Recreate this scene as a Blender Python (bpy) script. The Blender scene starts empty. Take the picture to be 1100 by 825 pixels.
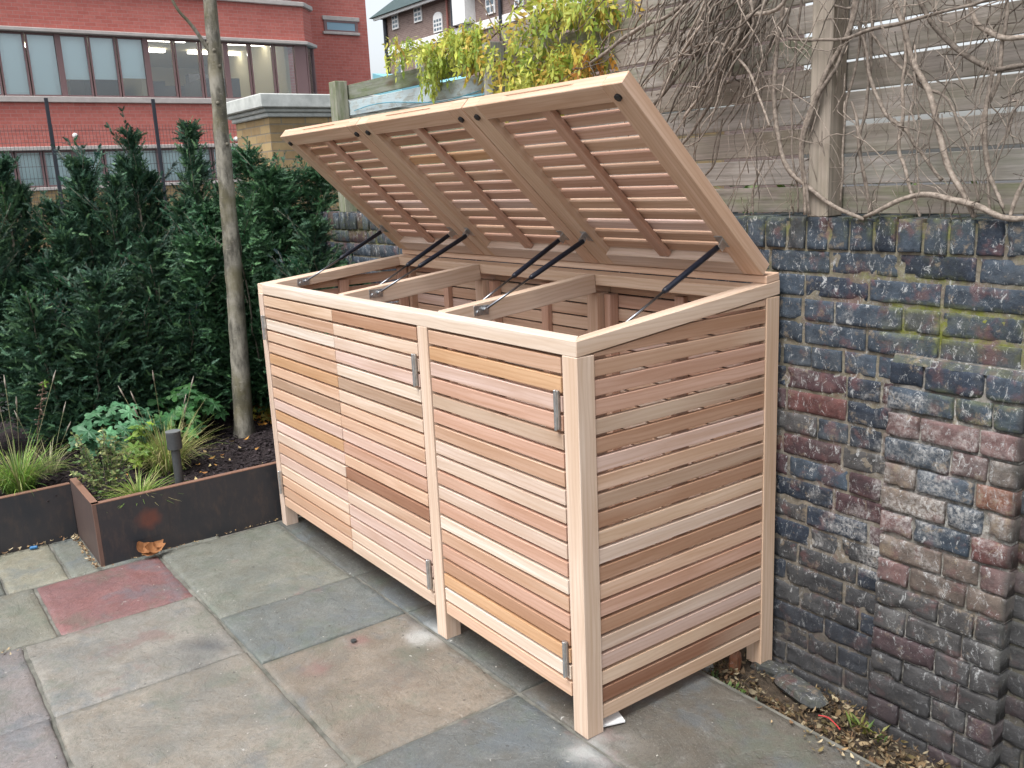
import bpy, math, random
from mathutils import Vector, noise as mn, Matrix
R = random.Random(7)
scene = bpy.context.scene
COL = scene.collection
S = math.sin; Cs = math.cos

# ------------------------------------------------------------------ helpers
def link(o, parent=None):
    COL.objects.link(o)
    if parent is not None: o.parent = parent
    return o

def tag(o, label=None, cat=None, group=None, kind=None):
    if label: o['label'] = label
    if cat: o['category'] = cat
    if group: o['group'] = group
    if kind: o['kind'] = kind
    return o

def empty(name, loc, label, cat, group=None):
    o = bpy.data.objects.new(name, None); o.location = loc; o.empty_display_size = .1
    link(o); return tag(o, label, cat, group)

def rootloc(parent):
    p = parent; v = Vector((0, 0, 0))
    while p is not None:
        v += Vector(p.location); p = p.parent
    return v

class MB:
    def __init__(s): s.v = []; s.f = []; s.t = []; s.m = []; s.uv = []
    def add(s, vs, fs, tint=(.5, .5, .5), mask=(0, 0, 0), uvs=None):
        b = len(s.v)
        s.v += [tuple(p) for p in vs]
        if isinstance(tint, list): s.t += tint
        else: s.t += [tint] * len(vs)
        if isinstance(mask, list): s.m += mask
        else: s.m += [mask] * len(vs)
        for i, f in enumerate(fs):
            s.f.append([b + k for k in f])
            s.uv.append(uvs[i] if uvs else [(0, 0)] * len(f))
    def beam(s, c, ax, wd, th, L, w, t, tint=(.5, .5, .5), mask=(0, 0, 0), cut0=0, cut1=0):
        """box centred at c, length L along ax, width w along wd, thickness t along th; cut = mitre slope"""
        c = Vector(c); ax = Vector(ax).normalized(); wd = Vector(wd).normalized(); th = Vector(th).normalized()
        vs = []
        for a in (-1, 1):
            for b in (-1, 1):
                for d in (-1, 1):
                    l = a * L / 2 + (cut1 if a > 0 else cut0) * b * w / 2
                    vs.append(c + ax * l + wd * (b * w / 2) + th * (d * t / 2))
        fs = [(0, 1, 3, 2), (4, 6, 7, 5), (0, 4, 5, 1), (2, 3, 7, 6), (0, 2, 6, 4), (1, 5, 7, 3)]
        if ax.cross(wd).dot(th) < 0: fs = [tuple(reversed(f)) for f in fs]
        ou, ov = R.random() * 50, R.random() * 50
        co = [(a * L / 2, b * w / 2, d * t / 2) for a in (-1, 1) for b in (-1, 1) for d in (-1, 1)]
        uvs = []
        for f in fs:
            k = set(round(co[i][0], 6) for i in f)
            if len(k) == 1: uvs.append([(ou + co[i][1] * .15, ov + co[i][2]) for i in f])
            elif len(set(round(co[i][1], 6) for i in f)) == 1: uvs.append([(ou + co[i][0], ov + 3 + co[i][2]) for i in f])
            else: uvs.append([(ou + co[i][0], ov + co[i][1]) for i in f])
        s.add(vs, fs, tint, mask, uvs)
    def box(s, x0, x1, y0, y1, z0, z1, tint=(.5, .5, .5), mask=(0, 0, 0), axis=None):
        dx, dy, dz = x1 - x0, y1 - y0, z1 - z0
        c = ((x0 + x1) / 2, (y0 + y1) / 2, (z0 + z1) / 2)
        A = [((1, 0, 0), dx), ((0, 1, 0), dy), ((0, 0, 1), dz)]
        if axis is None: A.sort(key=lambda q: -q[1])
        else: A = [A[axis]] + sorted([A[i] for i in range(3) if i != axis], key=lambda q: -q[1])
        s.beam(c, A[0][0], A[1][0], A[2][0], A[0][1], A[1][1], A[2][1], tint, mask)
    def tube(s, pts, rad, n=7, tint=(.5, .5, .5), mask=(0, 0, 0), caps=True):
        pts = [Vector(p) for p in pts]
        if not isinstance(rad, (list, tuple)): rad = [rad] * len(pts)
        rings = []; L = 0
        prevu = None
        vs = []; us = []
        for i, p in enumerate(pts):
            d = (pts[min(i + 1, len(pts) - 1)] - pts[max(i - 1, 0)])
            if d.length < 1e-9: d = Vector((0, 0, 1))
            d.normalize()
            if prevu is None:
                a = Vector((0, 0, 1)) if abs(d.z) < .9 else Vector((1, 0, 0))
                u = d.cross(a).normalized()
            else:
                u = (prevu - d * prevu.dot(d))
                u = u.normalized() if u.length > 1e-6 else d.orthogonal().normalized()
            prevu = u; w = d.cross(u)
            if i: L += (p - pts[i - 1]).length
            us.append(L)
            for k in range(n):
                a = 2 * math.pi * k / n
                vs.append(p + (u * Cs(a) + w * S(a)) * rad[i])
        fs = []; uvs = []; ou = R.random() * 30
        for i in range(len(pts) - 1):
            for k in range(n):
                k2 = (k + 1) % n
                fs.append((i * n + k, i * n + k2, (i + 1) * n + k2, (i + 1) * n + k))
                c = 6.28 * max(rad) / n
                uvs.append([(ou + us[i], k * c), (ou + us[i], (k + 1) * c), (ou + us[i + 1], (k + 1) * c), (ou + us[i + 1], k * c)])
        if caps:
            fs.append(tuple(reversed(range(n)))); uvs.append([(0, 0)] * n)
            fs.append(tuple((len(pts) - 1) * n + k for k in range(n))); uvs.append([(0, 0)] * n)
        s.add(vs, fs, tint, mask, uvs)
    def build(s, name, mat, parent=None, smooth=False, bevel=0, loc=None, seg=1):
        o_ = rootloc(parent) if parent is not None else Vector(loc or (0, 0, 0))
        me = bpy.data.meshes.new(name)
        me.from_pydata([(a - o_.x, b - o_.y, c - o_.z) for a, b, c in s.v], [], s.f)
        ul = me.uv_layers.new(name='UVMap')
        flat = []
        for f in s.uv:
            for q in f: flat += q
        ul.data.foreach_set('uv', flat)
        for nm, arr in (('tint', s.t), ('mask', s.m)):
            at = me.color_attributes.new(nm, 'FLOAT_COLOR', 'POINT')
            fl = []
            for q in arr: fl += [q[0], q[1], q[2], 1.0]
            at.data.foreach_set('color', fl)
        me.materials.append(mat)
        if smooth: me.polygons.foreach_set('use_smooth', [True] * len(me.polygons))
        me.update()
        o = bpy.data.objects.new(name, me)
        if parent is None: o.location = o_
        link(o, parent)
        if bevel:
            b = o.modifiers.new('bevel', 'BEVEL'); b.width = bevel; b.segments = seg; b.limit_method = 'ANGLE'
        return o

# ------------------------------------------------------------------ materials
class NT:
    def __init__(s, name):
        s.mat = bpy.data.materials.new(name); s.mat.use_nodes = True
        s.nt = s.mat.node_tree; s.b = s.nt.nodes['Principled BSDF']; s.out = s.nt.nodes['Material Output']
    def n(s, t, **kw):
        nd = s.nt.nodes.new(t)
        for k, v in kw.items():
            if hasattr(nd, k) and not k[0].isupper(): setattr(nd, k, v)
            else: nd.inputs[k].default_value = v
        return nd
    def l(s, a, b): s.nt.links.new(a, b)
    def attr(s, nm): return s.n('ShaderNodeAttribute', attribute_name=nm).outputs['Color']
    def mapping(s, src, scale=(1, 1, 1), loc=(0, 0, 0)):
        m = s.n('ShaderNodeMapping'); m.inputs['Scale'].default_value = scale; m.inputs['Location'].default_value = loc
        s.l(src, m.inputs['Vector']); return m.outputs[0]
    def noise(s, vec, scale=5, detail=4, rough=.55, dist=0):
        q = s.n('ShaderNodeTexNoise'); q.inputs['Scale'].default_value = scale; q.inputs['Detail'].default_value = detail
        q.inputs['Roughness'].default_value = rough; q.inputs['Distortion'].default_value = dist
        if vec is not None: s.l(vec, q.inputs['Vector'])
        return q.outputs['Fac']
    def ramp(s, fac, stops):
        r = s.n('ShaderNodeValToRGB'); e = r.color_ramp.elements
        while len(e) < len(stops): e.new(.5)
        for i, (p, c) in enumerate(stops):
            e[i].position = p; c = c if isinstance(c, (tuple, list)) else (c, c, c)
            e[i].color = (c[0], c[1], c[2], 1)
        s.l(fac, r.inputs[0]); return r.outputs[0]
    def mix(s, fac, a, b, mode='MIX'):
        m = s.n('ShaderNodeMix', data_type='RGBA', blend_type=mode)
        for sk, v in ((m.inputs[0], fac), (m.inputs[6], a), (m.inputs[7], b)):
            if isinstance(v, (int, float)): sk.default_value = v
            elif isinstance(v, (tuple, list)): sk.default_value = (v[0], v[1], v[2], 1)
            else: s.l(v, sk)
        return m.outputs[2]
    def math(s, op, a, b=0, clamp=False):
        m = s.n('ShaderNodeMath', operation=op); m.use_clamp = clamp
        for i, v in enumerate((a, b)):
            if isinstance(v, (int, float)): m.inputs[i].default_value = v
            else: s.l(v, m.inputs[i])
        return m.outputs[0]
    def sep(s, c): 
        q = s.n('ShaderNodeSeparateColor'); s.l(c, q.inputs[0]); return q.outputs
    def bump(s, h, st=.3, d=.01):
        b = s.n('ShaderNodeBump'); b.inputs['Strength'].default_value = st; b.inputs['Distance'].default_value = d
        s.l(h, b.inputs['Height']); s.l(b.outputs[0], s.b.inputs['Normal'])
    def fin(s, col=None, rough=.6, metal=0, spec=.5):
        if col is not None:
            if isinstance(col, (tuple, list)): s.b.inputs['Base Color'].default_value = (col[0], col[1], col[2], 1)
            else: s.l(col, s.b.inputs['Base Color'])
        if isinstance(rough, (int, float)): s.b.inputs['Roughness'].default_value = rough
        else: s.l(rough, s.b.inputs['Roughness'])
        s.b.inputs['Metallic'].default_value = metal; s.b.inputs['Specular IOR Level'].default_value = spec
        return s.mat
    def obj(s): return s.n('ShaderNodeTexCoord').outputs['Object']
    def geo(s): return s.n('ShaderNodeNewGeometry').outputs['Position']
    def uv(s): return s.n('ShaderNodeTexCoord').outputs['UV']

def m_cedar():
    m = NT('cedar'); uv = m.uv(); t = m.attr('tint')
    fine = m.noise(m.mapping(uv, (3, 140, 1)), 1, 4, .6)
    med = m.noise(m.mapping(uv, (1.4, 26, 1)), 1, 5, .6, .6)
    big = m.noise(m.mapping(uv, (1.2, 7, 1)), 1, 2, .5)
    wv = m.n('ShaderNodeTexWave', wave_type='BANDS', bands_direction='Y'); wv.inputs['Scale'].default_value = 5
    wv.inputs['Distortion'].default_value = 7; wv.inputs['Detail'].default_value = 2; wv.inputs['Detail Scale'].default_value = .8
    m.l(m.mapping(uv, (.9, 4.2, 1)), wv.inputs['Vector'])
    c = m.mix(m.ramp(med, [(.35, 0), (.72, 1)]), m.mix(1, t, (1.06, 1.05, 1.04), 'MULTIPLY'), m.mix(1, t, (.80, .70, .60), 'MULTIPLY'))
    c = m.mix(m.math('MULTIPLY', m.ramp(big, [(.52, 0), (.68, 1)]), .32), c, m.mix(1, t, (.72, .58, .48), 'MULTIPLY'))
    c = m.mix(m.math('MULTIPLY', m.ramp(wv.outputs['Fac'], [(.55, 0), (.95, 1)]), .30), c, m.mix(1, t, (.72, .60, .50), 'MULTIPLY'))
    c = m.mix(m.math('MULTIPLY', m.ramp(fine, [(.45, 0), (.75, 1)]), .22), c, m.mix(1, t, (.7, .6, .5), 'MULTIPLY'))
    pale = m.noise(m.mapping(uv, (.8, 4, 1), (7, 3, 0)), 1, 2, .5)
    c = m.mix(m.math('MULTIPLY', m.ramp(pale, [(.58, 0), (.7, 1)]), .25), c, (.72, .60, .47))
    m.bump(fine, .12, .002)
    return m.fin(c, .62, 0, .3)

def m_oldwood():
    m = NT('weathered_board'); uv = m.uv(); t = m.attr('tint'); k = m.sep(m.attr('mask'))
    fine = m.noise(m.mapping(uv, (2, 90, 1)), 1, 5, .65)
    bl = m.noise(m.mapping(uv, (3, 9, 1)), 1, 5, .65)
    c = m.mix(m.ramp(fine, [(.3, 0), (.7, 1)]), m.mix(1, t, (1.15, 1.12, 1.1), 'MULTIPLY'), m.mix(1, t, (.62, .60, .58), 'MULTIPLY'))
    c = m.mix(m.math('MULTIPLY', m.ramp(bl, [(.5, 0), (.72, 1)]), .7), c, m.mix(1, t, (.55, .5, .42), 'MULTIPLY'))
    g = m.math('MULTIPLY', m.ramp(m.noise(m.mapping(uv, (4, 14, 1), (5, 2, 0)), 1, 5, .7), [(.42, 0), (.62, 1)]), k[1])
    c = m.mix(g, c, (.11, .15, .05))
    pe = m.math('MULTIPLY', m.ramp(m.noise(m.mapping(uv, (14, 26, 1), (1, 8, 0)), 1, 4, .7), [(.44, 0), (.5, 1)]), k[0])
    c = m.mix(pe, c, (.42, .50, .52))
    kn = m.n('ShaderNodeTexVoronoi'); kn.inputs['Scale'].default_value = 1; m.l(m.mapping(uv, (2.1, 6, 1)), kn.inputs['Vector'])
    c = m.mix(m.math('MULTIPLY', m.ramp(kn.outputs['Distance'], [(.04, 1), (.16, 0)]), .7), c, (.09, .055, .04))
    m.bump(fine, .5, .004)
    return m.fin(c, .85, 0, .2)

def m_brick():
    m = NT('old_brick'); P = m.geo(); t = m.attr('tint'); k = m.sep(m.attr('mask'))
    n1 = m.noise(P, 26, 6, .7); n2 = m.noise(P, 90, 5, .7); n3 = m.noise(P, 9, 5, .65)
    c = m.mix(m.ramp(n1, [(.3, 0), (.7, 1)]), m.mix(1, t, (1.3, 1.28, 1.25), 'MULTIPLY'), m.mix(1, t, (.5, .5, .52), 'MULTIPLY'))
    rr = m.math('MULTIPLY', m.ramp(m.noise(P, 14, 4, .6), [(.56, 0), (.66, 1)]), .55)
    c = m.mix(rr, c, (.13, .062, .06))
    e1 = m.math('ADD', n3, m.math('MULTIPLY', m.math('SUBTRACT', k[0], .5), .62))
    e2 = m.math('MULTIPLY', m.ramp(e1, [(.42, 0), (.72, 1)]), m.ramp(n2, [(.40, 0), (.60, 1)]))
    c = m.mix(e2, c, (.50, .49, .47))
    sp = m.ramp(m.noise(m.mapping(P, (1, 1, .55)), 48, 6, .85, .9), [(.56, 0), (.63, 1)])
    c = m.mix(m.math('MULTIPLY', sp, .85), c, (.42, .43, .43))
    tn = m.ramp(m.noise(m.mapping(P, (1, 1, 1), (3, 3, 9)), 17, 6, .75), [(.57, 0), (.66, 1)])
    c = m.mix(m.math('MULTIPLY', tn, .7), c, (.22, .175, .125))
    lg = m.noise(m.mapping(P, (1, 1, 1.4), (2, 5, 1)), 4.5, 6, .7)
    c = m.mix(m.math('MULTIPLY', m.ramp(lg, [(.52, 0), (.68, 1)]), .22), c, (.19, .19, .18))
    c = m.mix(m.math('MULTIPLY', m.ramp(lg, [(.30, 1), (.46, 0)]), .55), c, (.025, .027, .03))
    g = m.math('MULTIPLY', m.ramp(m.noise(P, 30, 5, .7), [(.40, 0), (.58, 1)]), k[1])
    c = m.mix(g, c, m.mix(n2, (.05, .065, .012), (.24, .25, .05)))
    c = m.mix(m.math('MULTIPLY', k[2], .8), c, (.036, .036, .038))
    m.bump(m.math('ADD', n1, m.math('MULTIPLY', n2, .5)), .75, .006)
    return m.fin(c, .78, 0, .35)

def m_slab():
    m = NT('riven_sandstone'); P = m.geo(); t = m.attr('tint'); k = m.sep(m.attr('mask'))
    n1 = m.noise(P, 3.2, 8, .68, .6); n2 = m.noise(P, 75, 6, .8); n3 = m.noise(P, 12, 8, .75, .5); n4 = m.noise(P, 190, 3, .7)
    c = m.mix(m.ramp(n1, [(.34, 0), (.66, 1)]), m.mix(1, t, (1.08, 1.06, 1.04), 'MULTIPLY'), m.mix(1, t, (.58, .62, .65), 'MULTIPLY'))
    c = m.mix(m.math('MULTIPLY', m.ramp(n3, [(.48, 0), (.62, 1)]), .55), c, m.mix(1, t, (.66, .60, .54), 'MULTIPLY'))
    c = m.mix(m.math('MULTIPLY', m.ramp(n3, [(.34, 1), (.44, 0)]), .35), c, (.24, .245, .235))
    c = m.mix(m.math('MULTIPLY', m.ramp(n2, [(.48, 0), (.64, 1)]), .6), c, m.mix(1, t, (.48, .5, .5), 'MULTIPLY'))
    c = m.mix(m.math('MULTIPLY', m.ramp(n4, [(.58, 0), (.68, 1)]), .4), c, (.33, .325, .30))
    edge = m.math('ADD', n3, -.5)
    st = m.ramp(m.noise(m.mapping(P, (1, 1, 1), (4, 9, 0)), 2.3, 7, .7), [(.60, 0), (.66, 1)])
    c = m.mix(m.math('MULTIPLY', st, .55), c, (.19, .125, .115))
    bp = m.ramp(m.noise(m.mapping(P, (1, 1, 1), (21, 7, 0)), 2.8, 7, .7), [(.54, 0), (.62, 1)])
    c = m.mix(m.math('MULTIPLY', bp, .42), c, (.105, .13, .15))
    gr = m.ramp(m.noise(m.mapping(P, (1, 1, 1), (14, 2, 0)), 4, 8, .72), [(.52, 0), (.62, 1)])
    c = m.mix(m.math('MULTIPLY', gr, .40), c, (.10, .125, .095))
    def brk(v): return m.math('MULTIPLY', m.ramp(m.math('ADD', v, m.math('MULTIPLY', edge, 1.3)), [(.10, 0), (.55, 1)]), v, True)
    c = m.mix(m.math('MULTIPLY', brk(k[0]), 1.1, True), c, (.44, .45, .44)); c = m.mix(m.math('MULTIPLY', brk(k[1]), .9), c, (.21, .10, .10)); c = m.mix(brk(k[2]), c, (.045, .058, .072))
    sp = m.ramp(m.noise(P, 34, 3, .5), [(.70, 0), (.73, 1)])
    c = m.mix(m.math('MULTIPLY', sp, .7), c, (.045, .045, .04))
    sw = m.ramp(m.noise(m.mapping(P, (1, 1, 1), (8, 1, 3)), 42, 2, .5), [(.735, 0), (.75, 1)])
    c = m.mix(m.math('MULTIPLY', sw, .7), c, (.42, .41, .38))
    lay = m.ramp(m.noise(P, 2.6, 6, .62, .8), [(.40, 0), (.408, .35), (.52, .35), (.527, .7), (.62, .7), (.625, 1)])
    h = m.math('ADD', m.math('MULTIPLY', n1, 1.2), m.math('ADD', m.math('MULTIPLY', n3, .6), m.math('MULTIPLY', n2, .22)))
    h = m.math('ADD', h, m.math('MULTIPLY', lay, .35))
    m.bump(h, .7, .012)
    return m.fin(c, m.ramp(n1, [(.35, .34), (.65, .62)]), 0, .5)

def m_noisy(name, a, b, scale=20, rough=.8, bump=.4, dist=.01, spec=.3, detail=5, metal=0, tint=False):
    m = NT(name); P = m.geo(); n = m.noise(P, scale, detail, .65)
    c = m.mix(m.ramp(n, [(.3, 0), (.7, 1)]), a, b)
    if tint: c = m.mix(1, c, m.attr('tint'), 'MULTIPLY')
    if bump: m.bump(n, bump, dist)
    return m.fin(c, rough, metal, spec)

def m_plain(name, c, rough=.5, metal=0, spec=.5): return NT(name).fin(c, rough, metal, spec)

def m_leaf(name, rough=.5, trans=.25):
    m = NT(name); t = m.attr('tint'); P = m.geo(); n = m.noise(P, 45, 3)
    c = m.mix(m.ramp(n, [(.3, 0), (.7, 1)]), m.mix(1, t, (.75, .75, .75), 'MULTIPLY'), m.mix(1, t, (1.25, 1.25, 1.2), 'MULTIPLY'))
    m.fin(c, rough, 0, .4)
    tr = m.n('ShaderNodeBsdfTranslucent'); m.l(c, tr.inputs[0])
    ms = m.n('ShaderNodeMixShader'); ms.inputs[0].default_value = trans
    m.l(m.b.outputs[0], ms.inputs[1]); m.l(tr.outputs[0], ms.inputs[2]); m.l(ms.outputs[0], m.out.inputs['Surface'])
    return m.mat

def m_corten():
    m = NT('weathered_steel'); P = m.geo(); k = m.sep(m.attr('mask'))
    n = m.noise(P, 5, 6, .6); n2 = m.noise(m.mapping(P, (1, 1, .4)), 30, 5, .7)
    c = m.mix(m.ramp(n, [(.3, 0), (.7, 1)]), (.020, .024, .030), (.040, .036, .038))
    c = m.mix(m.math('MULTIPLY', m.ramp(n2, [(.5, 0), (.75, 1)]), .35), c, (.11, .07, .05))
    c = m.mix(k[0], c, m.mix(n2, (.17, .085, .055), (.26, .155, .115)))
    c = m.mix(m.math('MULTIPLY', k[1], m.ramp(n, [(.3, .4), (.6, 1)])), c, (.20, .055, .028))
    m.bump(n2, .15, .003)
    return m.fin(c, .55, .0, .45)

def m_bricktex(name, c1, c2, mortar, scale_w=.225, h=.075, msz=.012, rough=.85, plane='yz', contrast=1.0):
    m = NT(name); P = m.geo(); q = m.n('ShaderNodeSeparateXYZ'); m.l(P, q.inputs[0])
    cb = m.n('ShaderNodeCombineXYZ')
    u = m.math('ADD', q.outputs[0], q.outputs[1])
    m.l(u, cb.inputs[0]); m.l(q.outputs[2], cb.inputs[1])
    b = m.n('ShaderNodeTexBrick'); b.inputs['Scale'].default_value = 1; b.inputs['Brick Width'].default_value = scale_w
    b.inputs['Row Height'].default_value = h; b.inputs['Mortar Size'].default_value = msz * .5; b.inputs['Mortar Smooth'].default_value = .2
    b.inputs['Color1'].default_value = (*c1, 1); b.inputs['Color2'].default_value = (*c2, 1); b.inputs['Mortar'].default_value = (*mortar, 1)
    m.l(cb.outputs[0], b.inputs['Vector'])
    n = m.noise(P, 1.3, 5, .6); n2 = m.noise(P, 14, 4, .7)
    c = m.mix(m.ramp(n, [(.3, 0), (.7, .35)]), b.outputs['Color'], m.mix(1, b.outputs['Color'], (.6, .58, .56), 'MULTIPLY'))
    c = m.mix(m.ramp(n2, [(.45, 0), (.8, .5)]), c, m.mix(1, c, (.6, .55, .5), 'MULTIPLY'))
    m.bump(m.math('ADD', m.math('MULTIPLY', b.outputs['Fac'], -1), n2), .5, .01)
    return m.fin(c, rough, 0, .25)

CEDAR = m_cedar(); OLD = m_oldwood(); BRICK = m_brick(); SLAB = m_slab(); CORTEN = m_corten()
STEEL = m_noisy('zinc_steel', (.42, .44, .45), (.62, .64, .65), 60, .32, .05, .001, .5, 3, .9)
CHROME = m_plain('polished_rod', (.22, .23, .25), .3, 1)
BLACKM = m_noisy('black_enamel', (.008, .010, .018), (.014, .017, .028), 40, .28, 0)
RUBBER = m_plain('black_rubber', (.012, .012, .014), .45)
SHADOWGREY = m_noisy('dark_grey_paint', (.040, .043, .045), (.06, .064, .066), 50, .45, .1, .002)
MULCH = m_noisy('dark_mulch', (.008, .006, .007), (.045, .032, .034), 60, .9, .9, .02)
DIRT = m_noisy('damp_soil', (.02, .016, .012), (.09, .068, .048), 30, .95, .9, .02)
MORTAR = m_noisy('pointing', (.10, .085, .065), (.25, .215, .165), 45, .95, .8, .006)
JOINT = m_noisy('joint_fill', (.07, .072, .06), (.21, .205, .18), 14, .95, .6, .006)
FAR = m_noisy('yard_asphalt', (.05, .05, .05), (.09, .088, .085), 6, .9, .2)
YEW = m_leaf('yew_needles', .55, .15)
LEAF = m_leaf('green_leaf', .5, .3)
LITTER = m_leaf('dry_leaf', .8, .1)
BARK = m_noisy('smooth_bark', (.09, .082, .062), (.22, .20, .16), 24, .85, .6, .006, .2, 6)
VINEB = m_noisy('vine_bark', (.10, .08, .065), (.33, .28, .235), 70, .85, .5, .003, .2, 4, 0, True)
STONE = m_noisy('coping_stone', (.38, .40, .38), (.58, .60, .57), 9, .8, .3, .006)
ALGAE = m_noisy('algae_board', (.10, .15, .055), (.30, .33, .22), 16, .85, .4, .004)
RED = m_bricktex('red_brick', (.50, .15, .125), (.56, .185, .155), (.50, .27, .24), .225, .075, .010)
BROWNB = m_bricktex('brown_brick', (.22, .155, .135), (.28, .205, .18), (.30, .26, .24), .225, .075, .014)
STOCK = m_bricktex('stock_brick', (.42, .31, .16), (.30, .21, .11), (.25, .21, .15), .225, .075, .014)
SLATE = m_noisy('roof_slate', (.035, .06, .06), (.06, .09, .09), 8, .6, .3)
WHITE = m_noisy('white_paint', (.72, .73, .72), (.8, .81, .8), 10, .6, .05)
CONC = m_noisy('sill_concrete', (.42, .38, .36), (.52, .48, .45), 7, .8, .2)
FRAME = m_plain('window_frame', (.20, .12, .12), .5)
DARKFR = m_plain('dark_pipe', (.02, .025, .035), .5)
BLIND = m_plain('pale_blind', (.74, .96, .96), .8)
BLUEP = m_plain('blue_sheet', (.22, .50, .58), .6)
ROOMW = m_plain('room_wall', (.40, .36, .24), .8)
ROOMD = m_plain('room_furniture', (.05, .05, .055), .7)
WIRE = m_plain('mesh_wire', (.05, .06, .065), .5)
def m_glass(name='window_glass'):
    m = NT(name); g = m.n('ShaderNodeBsdfGlossy'); g.inputs['Roughness'].default_value = .03; g.inputs['Color'].default_value = (.9, .95, 1, 1)
    t = m.n('ShaderNodeBsdfTransparent'); t.inputs[0].default_value = (1, 1, 1, 1)
    fr = m.n('ShaderNodeFresnel'); fr.inputs[0].default_value = 1.5
    ms = m.n('ShaderNodeMixShader'); m.l(m.math('ADD', fr.outputs[0], .05), ms.inputs[0]); m.l(t.outputs[0], ms.inputs[1]); m.l(g.outputs[0], ms.inputs[2])
    m.l(ms.outputs[0], m.out.inputs['Surface']); return m.mat
GLASS = m_glass()
def m_emit(name, c, s):
    m = NT(name); m.b.inputs['Emission Color'].default_value = (*c, 1); m.b.inputs['Emission Strength'].default_value = s; return m.mat
LAMP = m_emit('ceiling_tube', (1, .96, .85), 6)

# ------------------------------------------------------------------ palette of cedar tints
PAL = {'cr': (.64, .515, .42), 'pl': (.62, .505, .43), 'pk': (.61, .465, .41), 'pe': (.605, .432, .325), 'tn': (.52, .355, .26),
       'pt': (.54, .35, .27), 'or': (.54, .345, .205), 'bn': (.41, .255, .175), 'gb': (.43, .315, .24), 'db': (.30, .165, .11), 'wh': (.68, .60, .525),
       'po': (.60, .455, .345)}
def tn(k, j=.035):
    c = PAL[k]; a = 1 + R.uniform(-j, j); return (c[0] * a, c[1] * a, c[2] * a)

# ================================================================== GROUND AND PAVING
g = MB(); g.add([(-90, -60, -.20), (60, -60, -.20), (60, 90, -.20), (-90, 90, -.20)], [(0, 1, 2, 3)])
tag(g.build('ground', FAR), kind='structure')
jt = MB(); jt.add([(-2.9, -3.2, -.008), (3.0, -3.2, -.008), (3.0, .55, -.008), (-2.9, .55, -.008)], [(0, 1, 2, 3)])
tag(jt.build('paving_joints', JOINT), kind='structure')

STAINS = [  # x, y, radius, channel, strength
    (-.862, -.03, .11, 0, .75), (.035, -.03, .13, 0, .55), (.09, .06, .12, 0, .35), (-.932, -.445, .09, 1, .55), (-.999, -.26, .075, 1, .6),
    (-.66, -.25, .12, 1, .22), (-1.80, -.68, .05, 2, 0), (-1.33, -.70, .14, 2, .55), (-1.22, -.78, .08, 2, .4), (.30, -.25, .06, 0, .25), (-.45, -.2, .05, 0, .2)]
def slab(mb, x0, x1, y0, y1, tint, dz=0.0, seed=0):
    gsz = .03
    nx = max(2, int((x1 - x0) / gsz)); ny = max(2, int((y1 - y0) / gsz))
    b = .005
    vs = []; ms = []; fs = []
    tl = (R.uniform(-.002, .002), R.uniform(-.002, .002))
    xs = [x0, x0 + .007] + [x0 + (x1 - x0) * i / nx for i in range(1, nx)] + [x1 - .007, x1]
    ys = [y0, y0 + .007] + [y0 + (y1 - y0) * i / ny for i in range(1, ny)] + [y1 - .007, y1]
    for j, y in enumerate(ys):
        for i, x in enumerate(xs):
            e = min(x - x0, x1 - x, y - y0, y1 - y)
            z = dz + .0045 * mn.fractal(Vector((x * 3.6, y * 3.6, seed)), .9, 2, 5) + tl[0] * (x - x0) + tl[1] * (y - y0)
            wx = .004 * mn.fractal(Vector((y * 12, seed, 1)), 1, 2, 3) if i in (0, len(xs) - 1) else 0
            wy = .004 * mn.fractal(Vector((x * 12, seed, 5)), 1, 2, 3) if j in (0, len(ys) - 1) else 0
            if e < .004: z -= .006 + .003 * mn.noise(Vector((x * 20, y * 20, 3)))
            vs.append((x + wx, y + wy, z))
            q = [0, 0, 0]
            for (sx, sy, r, ch, st) in STAINS:
                d = math.hypot((x - sx), (y - sy)) / r + .5 * mn.noise(Vector((x * 14, y * 14, 2)))
                if d < 1: q[ch] = max(q[ch], st * (1 - d) ** .6)
            ms.append(tuple(q))
    W = len(xs)
    for j in range(len(ys) - 1):
        for i in range(W - 1): fs.append((j * W + i, j * W + i + 1, (j + 1) * W + i + 1, (j + 1) * W + i))
    # skirts
    n0 = len(vs)
    ring = [i for i in range(W)] + [j * W + W - 1 for j in range(1, len(ys))] + [(len(ys) - 1) * W + i for i in range(W - 2, -1, -1)] + [j * W for j in range(len(ys) - 2, 0, -1)]
    for k in ring: vs.append((vs[k][0], vs[k][1], -.05)); ms.append((0, 0, 0))
    for a in range(len(ring)):
        b2 = (a + 1) % len(ring); fs.append((ring[a], n0 + a, n0 + b2, ring[b2]))
    mb.add(vs, fs, tint, ms)
pv = MB(); G_ = .0035
GY = (.215, .215, .185); GG = (.185, .197, .178); TA = (.25, .235, .21); PU = (.20, .105, .11); BL = (.15, .168, .168); LT = (.245, .238, .222); DB = (.125, .14, .145); LV = (.225, .21, .215); YL = (.27, .265, .215); TB = (.205, .185, .16)
UN = (.10, .105, .10)  # slabs under the bin store, tinted dark to stand in for its shadow
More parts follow.
